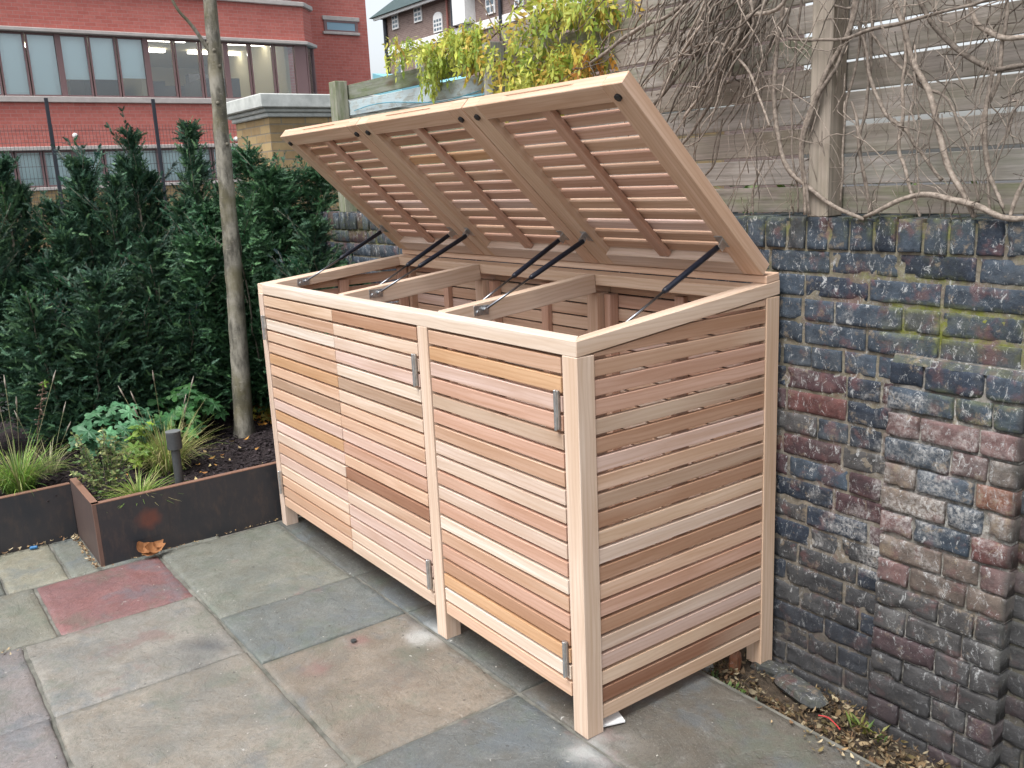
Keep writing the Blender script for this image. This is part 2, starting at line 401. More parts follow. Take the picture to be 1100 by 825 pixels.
SL = [(-2.35, -1.80, -1.115, -.60, (.22, .115, .118)), (-1.80, -1.20, -1.24, -.597, LT), (-1.20, -.36, -1.245, -.60, TA), (-2.35, -1.515, -.592, -.02, GG),
      (-1.515, -1.075, -.592, -.004, BL), (-1.075, -.34, -.592, -.004, TB), (-.34, .62, -.592, -.004, DB),
      (-.36, .55, -1.245, -.605, LT), (-2.64, -2.36, -.595, -.30, GG), (-2.87, -2.36, -.97, -.60, GG), (-2.87, -2.36, -1.22, -.975, YL),
      (-1.80, -1.20, -1.80, -1.245, LV), (-2.36, -1.805, -1.80, -1.12, GY), (-1.20, -.52, -1.80, -1.25, LV), (-2.87, -2.365, -1.80, -1.225, GG),
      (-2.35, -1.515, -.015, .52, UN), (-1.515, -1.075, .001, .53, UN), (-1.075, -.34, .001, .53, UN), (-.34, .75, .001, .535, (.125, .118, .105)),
      (-.515, .4, -1.8, -1.25, GY), (.625, 1.5, -.592, -.004, TA), (.555, 1.4, -1.245, -.6, GG), (.755, 1.7, .001, .535, GY), (.405, 1.2, -1.8, -1.25, PU)]
for x in range(6):
    for y in range(2): SL.append((-2.87 + x * .78, -2.09 + x * .78, -2.34 - .54 * y, -1.805 - .54 * y, R.choice([GY, LT, TA, LV, GG])))
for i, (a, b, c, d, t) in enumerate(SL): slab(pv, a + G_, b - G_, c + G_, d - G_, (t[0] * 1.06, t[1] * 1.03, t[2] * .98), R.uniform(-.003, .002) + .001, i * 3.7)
tag(pv.build('paving', SLAB, smooth=True), kind='structure')

# soil strip at the foot of the wall
st = MB(); vs = []; fs = []; NX, NY = 160, 14
for j in range(NY + 1):
    for i in range(NX + 1):
        x = -3.0 + 4.6 * i / NX; y = .52 + .36 * j / NY
        z = -.075 - .030 * max(0, min(1, (x + .02) * 6)) + .014 * mn.fractal(Vector((x * 14, y * 14, 3)), 1, 2, 4)
        vs.append((x, y, z))
for j in range(NY):
    for i in range(NX): a = j * (NX + 1) + i; fs.append((a, a + 1, a + NX + 2, a + NX + 1))
st.add(vs, fs); tag(st.build('soil_strip', DIRT, smooth=True), kind='structure')
# raised bed soil
bs = MB(); vs = []; fs = []; NX, NY = 80, 110
for j in range(NY + 1):
    for i in range(NX + 1):
        x = -5.2 + 2.815 * i / NX; y = -3.0 + 3.85 * j / NY
        z = .205 + .02 * mn.fractal(Vector((x * 5, y * 5, 3)), 1, 2, 5) + .012 * mn.fractal(Vector((x * 30, y * 30, 1)), 1, 2, 3)
        if x > -2.87 and y < -.83: z = -.5
        vs.append((x, y, z))
for j in range(NY):
    for i in range(NX):
        a = j * (NX + 1) + i
        if all(vs[k][2] > 0 for k in (a, a + 1, a + NX + 2, a + NX + 1)): fs.append((a, a + 1, a + NX + 2, a + NX + 1))
bs.add(vs, fs); tag(bs.build('bed_soil', MULCH, smooth=True), kind='structure')
# mulch chips
mc = MB()
def chip(mb, x, y, z, s, tint, thick=.25):
    a = R.random() * 6.28; ux = Vector((Cs(a), S(a), R.uniform(-.5, .5))).normalized(); uy = ux.cross(Vector((R.uniform(-.5, .5), R.uniform(-.5, .5), 1))).normalized(); uz = ux.cross(uy)
    mb.beam((x, y, z), ux, uy, uz, s, s * R.uniform(.3, .6), s * thick, tint)
for i in range(6500):
    x = R.uniform(-4.0, -2.40); y = R.uniform(-1.8, .8)
    if x > -2.88 and y < -.82: continue
    k = R.uniform(.5, 1.3); chip(mc, x, y, .215 + R.uniform(-.006, .012), R.uniform(.008, .026), (.040 * k, .030 * k, .034 * k))
tag(mc.build('bark_mulch', LITTER), 'dark bark mulch covering the raised bed soil', 'mulch', kind='stuff')

# ================================================================== BIN STORE
W_, D_, HF = 2.325, .8525, 1.20
SLP = (1.278 - 1.20) / D_; RT = .045; PW = .0635
rimz = lambda y: HF + SLP * y
bin_ = empty('bin_store', (-W_ / 2, D_ / 2, 0), 'slatted cedar bin store with three lids propped open beside the brick wall', 'bin store')
ax_r = Vector((0, 1, SLP)).normalized(); nr = Vector((0, -SLP, 1)).normalized()
# posts
def post(x0, x1, y0, y1, z0, ztop, k, front=False):
    mb = MB(); mb.box(x0, x1, y0, y1, z0, ztop, tn(k), axis=2); mb.build('corner_post', CEDAR, bin_, bevel=.002)
post(-PW, 0, 0, PW, 0, HF - RT, 'cr'); post(-W_, -W_ + .052, 0, PW, 0, HF - RT, 'pl'); 
zb = rimz(D_ - PW) - RT
post(-PW, 0, D_ - PW, D_, -.06, zb, 'po'); post(-W_, -W_ + PW, D_ - PW, D_, -.06, zb, 'tn')
mb = MB(); mb.box(-.784 - PW, -.784, .0, PW, 0, HF - RT, tn('cr'), axis=2); mb.build('middle_post', CEDAR, bin_, bevel=.002)
for xc in (-.775, -1.55):
    mb = MB(); mb.box(xc - .05, xc + .012, D_ - .105, D_ - .045, -.06, rimz(D_ - .1) - .08, tn('pe'), axis=2)
    mb.box(xc + .017, xc + .05, D_ - .075, D_ - .03, -.06, rimz(D_ - .1) - .085, tn('pt'), axis=2)
    mb.build('rear_post', CEDAR, bin_, bevel=.002)
# top rim
mb = MB(); mb.beam((-W_ / 2, .03, HF - RT / 2), (1, 0, 0), (0, 1, 0), (0, 0, 1), W_ - .06, .06, RT, PAL['wh'], cut0=-1, cut1=-1)
mb.v = [(x, y, z) for x, y, z in mb.v]
mb.build('front_rail', CEDAR, bin_, bevel=.002)
for x0, sg, k in ((-.03, 1, 'cr'), (-W_ + .03, -1, 'cr')):
    mb = MB()
    # outer edge length from y=0, inner from y=.06 (mitre)
    y0, y1 = 0, D_
    def P(x, y, dz): return (x, y, rimz(y) + dz)
    xo = 0 if sg > 0 else -W_; xi = xo - sg * .06
    vs = [P(xo, 0, 0), P(xo, 0, -RT), P(xi, .06, 0), P(xi, .06, -RT), P(xo, y1, 0), P(xo, y1, -RT), P(xi, y1, 0), P(xi, y1, -RT)]
    vs = [(a, b, c - (SLP * b if b == .06 else 0) * 1.0) for a, b, c in vs]
    fs = [(0, 1, 5, 4), (2, 6, 7, 3), (0, 4, 6, 2), (1, 3, 7, 5), (0, 2, 3, 1), (4, 5, 7, 6)]
    if sg < 0: fs = [tuple(reversed(f)) for f in fs]
    o1, o2 = R.random() * 9, R.random() * 9
    uvs = [[(o1 + vs[i][1], o2 + vs[i][2] + vs[i][0]) for i in f] for f in fs]
    mb.add(vs, fs, tn(k), uvs=uvs); mb.build('side_rail', CEDAR, bin_, bevel=.002)
# rear top board and hinge board
mb = MB(); mb.beam((-W_ / 2, D_ - .09, rimz(D_ - .09) - .024), (1, 0, 0), ax_r, nr, W_ - .124, .06, .042, tn('po')); mb.build('rear_rail', CEDAR, bin_, bevel=.002)
mb = MB(); mb.beam((-W_ / 2, D_ - .034, rimz(D_ - .034) + .013), (1, 0, 0), ax_r, nr, W_ - .002, .064, .025, tn('pe')); mb.build('hinge_board', CEDAR, bin_, bevel=.002)
for xc in (-.775, -1.55):
    mb = MB(); L = (D_ - .06 - .122) / Cs(math.atan(SLP)); ym = (.061 + D_ - .121) / 2
    mb.beam((xc, ym, rimz(ym) - .037), ax_r, nr, (1, 0, 0), L, .07, .046, tn('cr')); mb.build('divider_rail', CEDAR, bin_, bevel=.002)

# doors
NS, ZB, ZT = 19, .098, 1.146
PI_ = (ZT - ZB) / NS; SH = PI_ - .0102
R_K = 'tn or pk pt gb pt tn pl pl pt pl pt wh tn pt bn or wh pe'.split()
M_K = 'bn cr pl pk wh gb cr pe tn pk pt pe db tn pl pk pk cr cr'.split()
L_K = 'po tn wh pe pe or pe gb pe pk or pk pl tn pk cr pe tn pe'.split()
def hinge(x, z, parent, w=.009):
    mb = MB(); mb.box(x - w, x + w, -.0105, -.001, z - .056, z + .056, (.6, .6, .6))
    mb.tube([(x + w * .3, -.0135, z - .058), (x + w * .3, -.0135, z + .058)], .005, 10)
    mb.build('hinge', STEEL, parent, bevel=.0008)
def door(x0, x1, keys, hx):
    mb = MB()
    for i in range(NS):
        zt = ZT - i * PI_; yj = R.uniform(-.001, .001)
        mb.box(x0, x1, .002 + yj, .021 + yj, zt - SH, zt, tn(keys[i], .06), axis=0)
    d = mb.build('door', CEDAR, bin_, bevel=.0015)
    bt = MB()
    for xc in (x0 + .03, (x0 + x1) / 2, x1 - .03): bt.box(xc - .024, xc + .024, .022, .042, ZB + .004, ZT - .004, tn('tn'), axis=2)
    bt.build('batten', CEDAR, d, bevel=.001)
    hinge(hx, .998, d); hinge(hx, .232, d)
door(-.776, -.0725, R_K, -.085); door(-1.527, -.857, M_K, -.869); door(-W_ + .058, -1.532, L_K, -W_ + .054)

# slatted side panel right
S_K = 'bn tn pt pt gb bn pk pe gb bn po pl bn pe pt bn pl pk po db po'.split()
Z0s = .041; n_s = 24; pit = .0553
def side_panel(xo, sg, keys, name, zj=0):
    mb = MB(); y0, y1 = PW + .001, D_ - PW - .001
    for i in range(n_s):
        zb_ = Z0s + i * pit; zt_ = zb_ + pit - .0105
        lim0 = rimz(y0) - RT - .004; lim1 = rimz(y1) - RT - .004
        if zb_ > lim1 - .01: break
        kk = keys[max(0, len(keys) - 1 - i)] if i < len(keys) else R.choice(['tn', 'pe', 'pt'])
        xa = xo - sg * .020; xb = xo - sg * .003
        if zt_ <= lim0:
            mb.box(min(xa, xb), max(xa, xb), y0, y1, zb_, zt_, tn(kk, .06), axis=1)
        else:
            # clipped by the sloping rail
            f = lambda z: min(max((z - lim0) / (lim1 - lim0) * (y1 - y0) + y0, y0), y1)
            pts = [(f(zb_), zb_), (y1, zb_), (y1, min(zt_, lim1)), (f(min(zt_, lim1)), min(zt_, lim1))]
            if f(zb_) <= y0 + 1e-6: pts = [(y0, zb_), (y1, zb_), (y1, min(zt_, lim1)), (f(min(zt_, lim1)), min(zt_, lim1)), (y0, lim0)]
            if zt_ > lim1 and abs(pts[2][0] - pts[3][0]) < 1e-6: pts = pts[:3] + pts[4:]
            n = len(pts); vs = [(xa, p[0], p[1]) for p in pts] + [(xb, p[0], p[1]) for p in pts]
            fs = [tuple(range(n)), tuple(reversed(range(n, 2 * n)))] + [(k, n + k, n + (k + 1) % n, (k + 1) % n) for k in range(n)]
            if sg > 0: fs = [tuple(reversed(f_)) for f_ in fs]
            o1 = R.random() * 20; uvs = [[(o1 + vs[q][1], o1 + vs[q][2]) for q in f_] for f_ in fs]
            mb.add(vs, fs, tn(kk, .06), uvs=uvs)
    p = mb.build(name, CEDAR, bin_, bevel=.0015)
    bt = MB()
    for yc in (y0 + .03, (y0 + y1) / 2, y1 - .03):
        xa, xb = sorted((xo - sg * .0215, xo - sg * .045)); bt.box(xa, xb, yc - .024, yc + .024, .06, rimz(yc) - RT - .015, tn('pt'), axis=2)
    bt.build('batten', CEDAR, p, bevel=.001)
side_panel(0, 1, S_K, 'side_panel'); side_panel(-W_, -1, ['pt', 'bn', 'tn', 'pe'] * 6, 'side_panel')
# back panel
mb = MB()
for i in range(22):
    z0 = .06 + i * .0535
    if z0 > 1.19: break
    for xa, xb in ((-W_ + PW, -1.552), (-1.548, -.777), (-.773, -PW)):
        mb.box(xa, xb, D_ - .028, D_ - .010, z0, z0 + .047, tn(R.choice(['pt', 'pk', 'tn', 'pe', 'pl', 'pk', 'po']), .06), axis=0)
bp = mb.build('back_panel', CEDAR, bin_, bevel=.0015)
for xc in (-.39, -1.16, -1.94):
    bt = MB(); bt.box(xc - .022, xc + .022, D_ - .052, D_ - .0285, .07, 1.2, tn('pt'), axis=2); bt.build('batten', CEDAR, bp, bevel=.001)
# frame rails behind the doors
for a_ in ((-.784, -PW, .045, .075, .10, .14), (-W_ + .052, -.784 - PW, .045, .075, .10, .14), (-.75, -PW, .043, .07, 1.115, 1.153), (-W_ + .052, -.85, .043, .07, 1.115, 1.153)):
    mb = MB(); mb.box(*a_, tn('tn')); mb.build('inner_rail', CEDAR, bin_, bevel=.0015)

# lids
YH, ZH, LL, AN = .7736, 1.300, .818, .763
dv = Vector((0, -Cs(AN), S(AN))); nv = Vector((0, S(AN), Cs(AN))); XV = Vector((1, 0, 0))
def LP(x, v, o): return Vector((x, YH, ZH)) + dv * v + nv * o
TH = .044
LK = [('tn', 'bn', 'pt', 'pe', 'pt', 'tn', 'bn', 'pt', 'pe', 'tn', 'pk', 'tn'), ('pt', 'db', 'pt', 'or', 'pt', 'gb', 'pt', 'bn', 'pk', 'tn', 'pt', 'pe'), ('pt', 'db', 'pt', 'tn', 'pt', 'tn', 'pt', 'bn', 'pk', 'pt', 'tn', 'pt')]
for k in range(3):
    xr = -k * .775 - .003; xl = xr - .768
    fr = MB()
    RW = .080; FR = .062
    fr.beam(LP(xr - RW / 2, LL / 2, TH / 2), dv, XV, nv, LL, RW, TH, tn('pe'))
    fr.beam(LP(xl + RW / 2, LL / 2, TH / 2), dv, XV, nv, LL, RW, TH, tn('po'))
    fr.beam(LP((xr + xl) / 2, .030, TH / 2), XV, dv, nv, .768 - 2 * RW - .001, .060, TH, tn('pl'))
    # front rail in pieces round the routed finger groove
    xm = (xr + xl) / 2; gl, gr_ = xm - .17, xm + .17; gd, g0, g1 = .0035, .004, .027
    x0_, x1_ = xl + RW + .0005, xr - RW - .0005; XX = [x0_, gl, gr_, x1_]; OO = [0, g0, g1, TH]
    vs = [LP(x, LL, o) for o in OO for x in XX]; fs = []
    for b in range(3):
        for a in range(3):
            if a == 1 and b == 1: continue
            fs.append((b * 4 + a, b * 4 + a + 1, b * 4 + a + 5, b * 4 + a + 4))
    vs += [LP(gl + .016, LL - gd, g0), LP(gr_ - .016, LL - gd, g0), LP(gr_ - .016, LL - gd, g1), LP(gl + .016, LL - gd, g1)]
    rg = [5, 6, 10, 9]
    for a in range(4): fs.append((rg[a], rg[(a + 1) % 4], 16 + (a + 1) % 4, 16 + a))
    fs.append((16, 17, 18, 19))
    vs += [LP(x0_, LL - FR, 0), LP(x1_, LL - FR, 0), LP(x1_, LL - FR, TH), LP(x0_, LL - FR, TH)]
    fs += [(0, 20, 21, 3, 2, 1), (12, 13, 14, 15, 22, 23), (0, 4, 8, 12, 23, 20), (3, 21, 22, 15, 11, 7), (20, 23, 22, 21)]
    ou_, ov_ = R.random() * 20, R.random() * 20
    co_ = [(p_.x, (p_ - LP(p_.x, 0, 0)).dot(dv) + (p_ - LP(p_.x, 0, 0)).dot(nv)) for p_ in vs]
    fr.add(vs, fs, tn('pe'), uvs=[[(ou_ + co_[q][0], ov_ + co_[q][1]) for q in f_] for f_ in fs])
    lid = fr.build('lid', CEDAR, bin_, bevel=.0022)
    sl = MB(); v0 = .061; pt_ = (LL - FR - .061) / 13
    for i in range(13):
        vc = v0 + pt_ * (i + .5); kk = {'bn': 'pt', 'db': 'bn', 'gb': 'tn'}.get(LK[k][(12 - i) % 12], LK[k][(12 - i) % 12])
        sl.beam(LP(xm, vc, TH - .0075), XV, dv, nv, .768 - 2 * RW - .001, pt_ - .0165, .015, tn(kk, .08))
    sl.build('slat_panel', CEDAR, lid, bevel=.0012)
    bt = MB(); bt.beam(LP(xm - .005, (LL) / 2, TH - .0295), dv, XV, nv, LL - FR - .062, .044, .020, tn('pt')); bt.build('batten', CEDAR, lid, bevel=.0015)
    for xx in (xr - .045, xl + .045):
        b = MB(); c0 = LP(xx, LL - .045, 0); b.tube([c0 + nv * .001, c0 - nv * .007, c0 - nv * .009], [.0115, .0115, .008], 16); b.build('buffer', RUBBER, lid, smooth=False)
    # gas struts
    for sd, xs in ((1, xr - .062), (-1, xl + .062)):
        if sd > 0: xlow = -k * .775 - (.060 if k == 0 else .023) - .012
        else: xlow = -(k + 1) * .775 + (.06 if k == 2 else .023) + .012
        xs_ = xr - .066 if sd > 0 else xl + .066
        lo = Vector((xlow, .215, 1.195)); up = LP(xs_, .165, -.022)
        g1_ = MB(); mid = lo + (up - lo) * .44
        g1_.tube([mid, mid + (up - mid) * .03, up - (up - mid) * .02, up], [.007, .0095, .0095, .006], 14)
        s_ = g1_.build('gas_strut', BLACKM, bin_, smooth=True)
        rd = MB(); rd.tube([lo, mid + (up - lo) * .02], .0042, 10); rd.build('rod', CHROME, s_, smooth=True)
        bk = MB(); bk.beam(LP(xs_, .165, -.0015), dv, XV, nv, .052, .032, .003); bk.beam(LP(xs_ + sd * .012, .165, -.016), dv, nv, XV, .028, .028, .003); bk.tube([LP(xs_ + sd * .013, .165, -.022), LP(xs_ - sd * .007, .165, -.022)], .0045, 8)
        bk.build('bracket', STEEL, s_, bevel=.0008)
        bl = MB(); wx = xlow + sd * .0105
        bl.beam((wx, .205, 1.192), (0, 1, 0), (0, 0, 1), (1, 0, 0), .062, .034, .003); bl.tube([(wx, .215, 1.195), (wx - sd * .016, .215, 1.195)], .007, 10)
        bl.tube([(wx - sd * .001, .190, 1.186), (wx - sd * .006, .190, 1.186)], .0075, 10)
        bl.build('bracket', STEEL, s_, bevel=.0008)
# packer under the front corner
mb = MB(); mb.beam((-.028, .100, .011), (.35, 1, 0), (-1, .35, 0), (0, 0, 1), .10, .055, .007, (.75, .76, .76)); tag(mb.build('packer', WHITE, loc=(-.03, .1, .01), bevel=.001), 'thin white plastic packer poking out beside the near post of the bin store', 'packer')

# ================================================================== BACK BRICK WALL
YF = .875
wall = empty('brick_wall', (0, YF + .11, 0), 'old dark blue and purple brick boundary wall with mossy joints', 'wall')
def hn(x, z, s=1.0, o=0): return mn.fractal(Vector((x * s, z * s, o)), 1, 2, 3)
def brick(mb, x0, x1, z0, z1, yf, depth, tint, hi, mfun, seed, tiltx=0):
    nx = max(2, int((x1 - x0) / .016)) if hi else 1; nz = max(2, int((z1 - z0) / .013)) if hi else 1
    e = .0035
    xs = [x0, x0 + e] + [x0 + (x1 - x0) * i / nx for i in range(1, nx)] + [x1 - e, x1]
    zs = [z0, z0 + e] + [z0 + (z1 - z0) * i / nz for i in range(1, nz)] + [z1 - e, z1]
    vs = []; ms = []; fs = []
    chip_c = R.random()
    for z in zs:
        for x in xs:
            d = min(x - x0, x1 - x, z - z0, z1 - z)
            y = yf + (.0030 if d < .001 else 0) + (.0040 if (min(x - x0, x1 - x) < .001 and min(z - z0, z1 - z) < .001) else 0)
            if hi:
                y += .0036 * mn.fractal(Vector((x * 30, z * 30, seed)), .8, 2, 5) + .0015 * mn.noise(Vector((x * 8, z * 8, seed)))
                q = mn.noise(Vector((x * 16, z * 16, 7.7)))
                if d < .012 and q > .22: y += .008 * (q - .22) * 4
            jx = .0026 * mn.fractal(Vector((x * 32, z * 32, 4.4 + seed)), 1, 2, 3) if hi else 0
            q3 = mfun(x, z); ms.append((q3[0], q3[1] * (1 if d < .007 else .22), q3[2])); vs.append((x + jx, y, z + jx))
    Wd = len(xs)
    for j in range(len(zs) - 1):
        for i in range(Wd - 1): fs.append((j * Wd + i, j * Wd + i + 1, (j + 1) * Wd + i + 1, (j + 1) * Wd + i))
    n0 = len(vs); cor = [0, Wd - 1, len(zs) * Wd - 1, (len(zs) - 1) * Wd]
    for c in cor: vs.append((vs[c][0], yf + depth, vs[c][2])); ms.append(ms[c])
    edges = [[i for i in range(Wd)], [j * Wd + Wd - 1 for j in range(len(zs))], [(len(zs) - 1) * Wd + i for i in range(Wd - 1, -1, -1)], [j * Wd for j in range(len(zs) - 1, -1, -1)]]
    for a in range(4): fs.append(tuple(reversed(edges[a])) + (n0 + a, n0 + (a + 1) % 4))
    mb.add(vs, fs, tint, ms)
def bcol(x, z):
    r = R.random(); blue = (.043, .059, .080); navy = (.024, .034, .052); pur = (.066, .038, .043); red = (.105, .046, .043); gry = (.066, .065, .066); org = (.19, .085, .055); pnk = (.135, .085, .082); tan = (.125, .10, .085)
    if z > 1.0: c = blue if r < .62 else navy if r < .84 else (.055, .062, .07) if r < .95 else pur
    elif x < .36:
        if z > .62: c = pur if r < .38 else navy if r < .7 else blue if r < .85 else red if r < .93 else gry
        elif z > .42: c = navy if r < .3 else gry if r < .65 else pur if r < .85 else blue
        else: c = (.046, .048, .052) if r < .7 else navy
    else:
        if z > .88: c = blue if r < .75 else navy
        elif z > .40: c = org if (r < .12) else red if r < .24 else pnk if r < .50 else blue if r < .82 else tan
        else: c = gry if r < .6 else (.052, .05, .05) if r < .8 else pur
    a = R.uniform(.8, 1.25); return tuple(q * a for q in c)
def bmask(x, z):
    eff = .12
    if x > .33 and .40 < z < .98: eff = .52 - .5 * abs(z - .72)
    if .05 < x < .4 and .3 < z < .6: eff = .42
    if x < .34 and .6 < z < 1.0: eff = .30
    if z < .36: eff = .10
    n = mn.noise(Vector((x * 3, z * 3, 8)))
    moss = 0
    if z > 1.30: moss = .10 + .55 * mn.noise(Vector((x * 7, z * 12, 1)))
    if .35 < x < .8 and 1.10 < z < 1.24: moss = max(moss, .15 + .6 * n)
    if .5 < x < .8 and .93 < z < 1.02: moss = max(moss, .3)
    soot = max(0, min(.75, (.42 - z) * 2.2)) if x < .9 else .3
    soot = max(0, soot - .25 * (n > .1))
    if x > .765 and z < 1.1: return (.05, .1, .85)  # right return of the pier: its deep shade painted into the bricks
    return (max(0, min(1, eff + .2 * n)), max(0, min(1, moss)), soot)
bk = MB(); cz = .0755
for c in range(22):
    z0 = 1.372 - (c + 1) * cz + .009; z1 = z0 + cz - .010
    if z1 < -.24: break
    x = -6.05 + R.uniform(-.1, .1) + (.11 if c % 2 else 0)
    while x < 2.3:
        w = R.choice([.215, .215, .215, .105, .215, .105]); jl = R.uniform(.007, .012)
        x2 = min(x + w, 2.3)
        hi = x2 > -.35 and x < 1.05
        if not (x > .40 and x2 < .79 and z1 < 1.1): 
            q0 = z0 + .006 * mn.noise(Vector((x * 1.5, c, 0))); dzz = .004 * mn.noise(Vector((x * 2, c, 5)))
            mf = bmask
            if x > .75 and z0 < 1.10: mf = lambda a, b: (.1, .35, .55)  # wall beyond the pier: shade painted in, slightly green
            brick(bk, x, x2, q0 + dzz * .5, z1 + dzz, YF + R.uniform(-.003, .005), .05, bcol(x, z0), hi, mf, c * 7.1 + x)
        x = x2 + jl
body = bk.build('wall_face', BRICK, wall, smooth=True)
# brick on edge coping
cp = MB(); x = -6.05; R.seed(41)
while x < 2.3:
    w = R.uniform(.062, .07); hi = x > -.35 and x < 1.05; dy = R.uniform(-.004, .004)
    t = bcol(x, 1.4)
    brick(cp, x, x + w, 1.377 + R.uniform(-.003, .003), 1.474 + R.uniform(-.004, .004), YF - .004 + dy, .225, t, hi, bmask, x * 5)
    x += w + R.uniform(.008, .012)
cp.build('brick_coping', BRICK, wall, smooth=True)
# mortar body
mo = MB(); NXm, NZm = 560, 110; vs = []; fs = []; msk = []
for j in range(NZm + 1):
    for i in range(NXm + 1):
        x = -6.05 + 8.35 * i / NXm; z = -.25 + 1.712 * j / NZm
        y = YF + .0072 + .0032 * mn.fractal(Vector((x * 20, z * 20, 2)), 1, 2, 3) + .003 * mn.noise(Vector((x * 4, z * 4, 9)))
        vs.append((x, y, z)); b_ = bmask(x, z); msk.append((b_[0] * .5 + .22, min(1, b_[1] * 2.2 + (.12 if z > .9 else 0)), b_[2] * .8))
for j in range(NZm):
    for i in range(NXm): a = j * (NXm + 1) + i; fs.append((a, a + 1, a + NXm + 2, a + NXm + 1))
mo.add(vs, fs, (.17, .15, .12), msk)
mo.box(-6.05, 2.3, YF + .03, YF + .21, -.25, 1.462, (.12, .11, .10), (.2, .5, 0))
mo.build('mortar', BRICK, wall, smooth=False)
# pier
pr = MB(); YP = .815; PX0, PX1 = .395, .775
for c in range(19):
    z0 = -.205 + c * cz; z1 = z0 + cz - .010
    if z1 > 1.11: break
    # front face running bond
    if c % 2 == 0: cuts = [PX0, PX0 + .105, PX0 + .275, PX1]
    else: cuts = [PX0, PX0 + .20, PX1 - .075 - .03 * (c % 4 == 0), PX1]
    for a, b in zip(cuts[:-1], cuts[1:]):
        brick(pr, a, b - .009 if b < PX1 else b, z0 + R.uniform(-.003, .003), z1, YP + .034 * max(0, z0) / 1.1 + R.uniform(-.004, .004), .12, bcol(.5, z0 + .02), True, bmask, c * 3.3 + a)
ya, yb = YP + .012 - .004, YP + .012 + .034; xa, xb = PX0 + .006, PX1 - .006
pr.add([(xa, ya, -.22), (xb, ya, -.22), (xb, yb, 1.09), (xa, yb, 1.09), (xa, YF + .02, -.22), (xb, YF + .02, -.22), (xb, YF + .02, 1.09), (xa, YF + .02, 1.09)],
       [(0, 1, 2, 3), (1, 5, 6, 2), (4, 0, 3, 7), (3, 2, 6, 7)], (.14, .13, .115), (.5, .05, .1))
pr.build('buttress', BRICK, wall, smooth=True)
msb = MB(); 
for (xx, zz, l) in ((.42, 1.10, .36),):
    NX = 60; vs = []; fs = []
    for j in range(5):
        for i in range(NX + 1):
            x = xx - .02 + l * i / NX; t = j / 4
            vs.append((x, YP + .036 + (YF - .032 - YP) * t - .003 * S(t * 3.1), zz - .012 + .022 * t + .012 * S(t * 3.14) + .004 * mn.noise(Vector((x * 40, t * 4, 2))) - .022))
    for j in range(4):
        for i in range(NX): a = j * (NX + 1) + i; fs.append((a, a + 1, a + NX + 2, a + NX + 1))
    msb.add(vs, fs, (.06, .07, .078), (.25, .22, 0))
msb.build('mortar_fillet', BRICK, wall, smooth=True)

# ================================================================== FENCE
YB = .95
fence = empty('wooden_fence', (-.8, YB, 1.47), 'weathered grey horizontal board fence standing on the brick wall', 'fence')
XA, XB, XC, XD = .115, -1.60, -3.16, 1.86
def fpost(x, w, z1, green, k, y0=.872):
    mb = MB(); mb.box(x - w / 2, x + w / 2, y0, .948, 1.476, z1, k, (0, green, 0), axis=2); mb.build('fence_post', OLD, fence, bevel=.003)
fpost(XA, .072, 2.46, .08, (.31, .275, .235)); fpost(XB, .065, 2.215, .2, (.34, .35, .34)); fpost(XC, .085, 2.215, .75, (.33, .34, .28)); fpost(XD, .072, 2.46, .1, (.25, .22, .19))
GREYS = [(.31, .288, .262), (.265, .243, .222), (.35, .325, .295), (.235, .213, .19), (.30, .285, .268)]
def panel(x0, x1, ztop, paint=0):
    mb = MB(); z = 1.482; i = 0
    while z < ztop - .03:
        tz = R.uniform(-.002, .002); t = R.choice(GREYS); a = R.uniform(.85, 1.2); t = tuple(q * a * 1.22 for q in t)
        h = .0815 if x0 > 0 else .080
        pm = paint if (paint and i == int((ztop - 1.482) / .0903) - 1) else 0
        gm = R.choice([.05, .2, .5, .12])
        if paint and pm == 0: t = (.24, .26, .22); gm = .7
        if pm: t = (.46, .52, .53); gm = .1
        mb.beam(((x0 + x1) / 2, YB + .011 + R.uniform(-.002, .002), z + h / 2 + tz), (1, 0, R.uniform(-.003, .003)), (0, 0, 1), (0, -1, 0), x1 - x0, h, .012, t, (pm, gm, 0))
        z += .0903; i += 1
    mb.build('slat_panel', OLD, fence, bevel=.002)
panel(XC + .02, XB - .002, 2.20, 1.0); panel(XB + .002, XA - .002, 2.29); panel(XA + .002, XD - .002, 2.40)
bl = MB()
for z_ in (1.60, 2.0):
    pass
# blue cord along the left fence panel
mb = MB(); pts = [(-3.05 + 1.4 * t, .945 - .004 * S(t * 9), 2.045 + .018 * S(t * 7) - .02 * t) for t in [i / 24 for i in range(25)]]
mb.tube(pts, .0022, 6, (.5, .5, .5)); tag(mb.build('cord', m_plain('blue_cord', (.05, .30, .42), .5), loc=pts[0]), 'thin blue cord strung along the pale fence panel', 'cord')

# neighbour hedge behind the fence
def leafcloud(mb, n, fn, size, cols, flat=.5):
    for i in range(n):
        p = fn(); s = size * R.uniform(.6, 1.3); a = Vector((R.gauss(0, 1), R.gauss(0, 1), R.gauss(0, flat))).normalized(); b = a.cross(Vector((R.gauss(0, 1), R.gauss(0, 1), R.gauss(0, 1)))).normalized()
        p = Vector(p); c = R.choice(cols); k = R.uniform(.7, 1.3)
        mb.add([p - a * s, p - b * s * .45, p + a * s, p + b * s * .45], [(0, 1, 2, 3)], tuple(q * k for q in c))
nh = MB()
def fn():
    x = R.uniform(-1.2, 3.4); return (x, 1.75 + R.uniform(-.25, .35), R.uniform(.3, 1.58 + .10 * mn.noise(Vector((x * 2, 0, 0)))))
leafcloud(nh, 5000, fn, .035, [(.05, .10, .02), (.10, .15, .03), (.04, .07, .02)])
tag(nh.build('hedge', LEAF, loc=(1, 1.8, 0)), 'low green hedge glimpsed through the gaps behind the board fence', 'hedge')

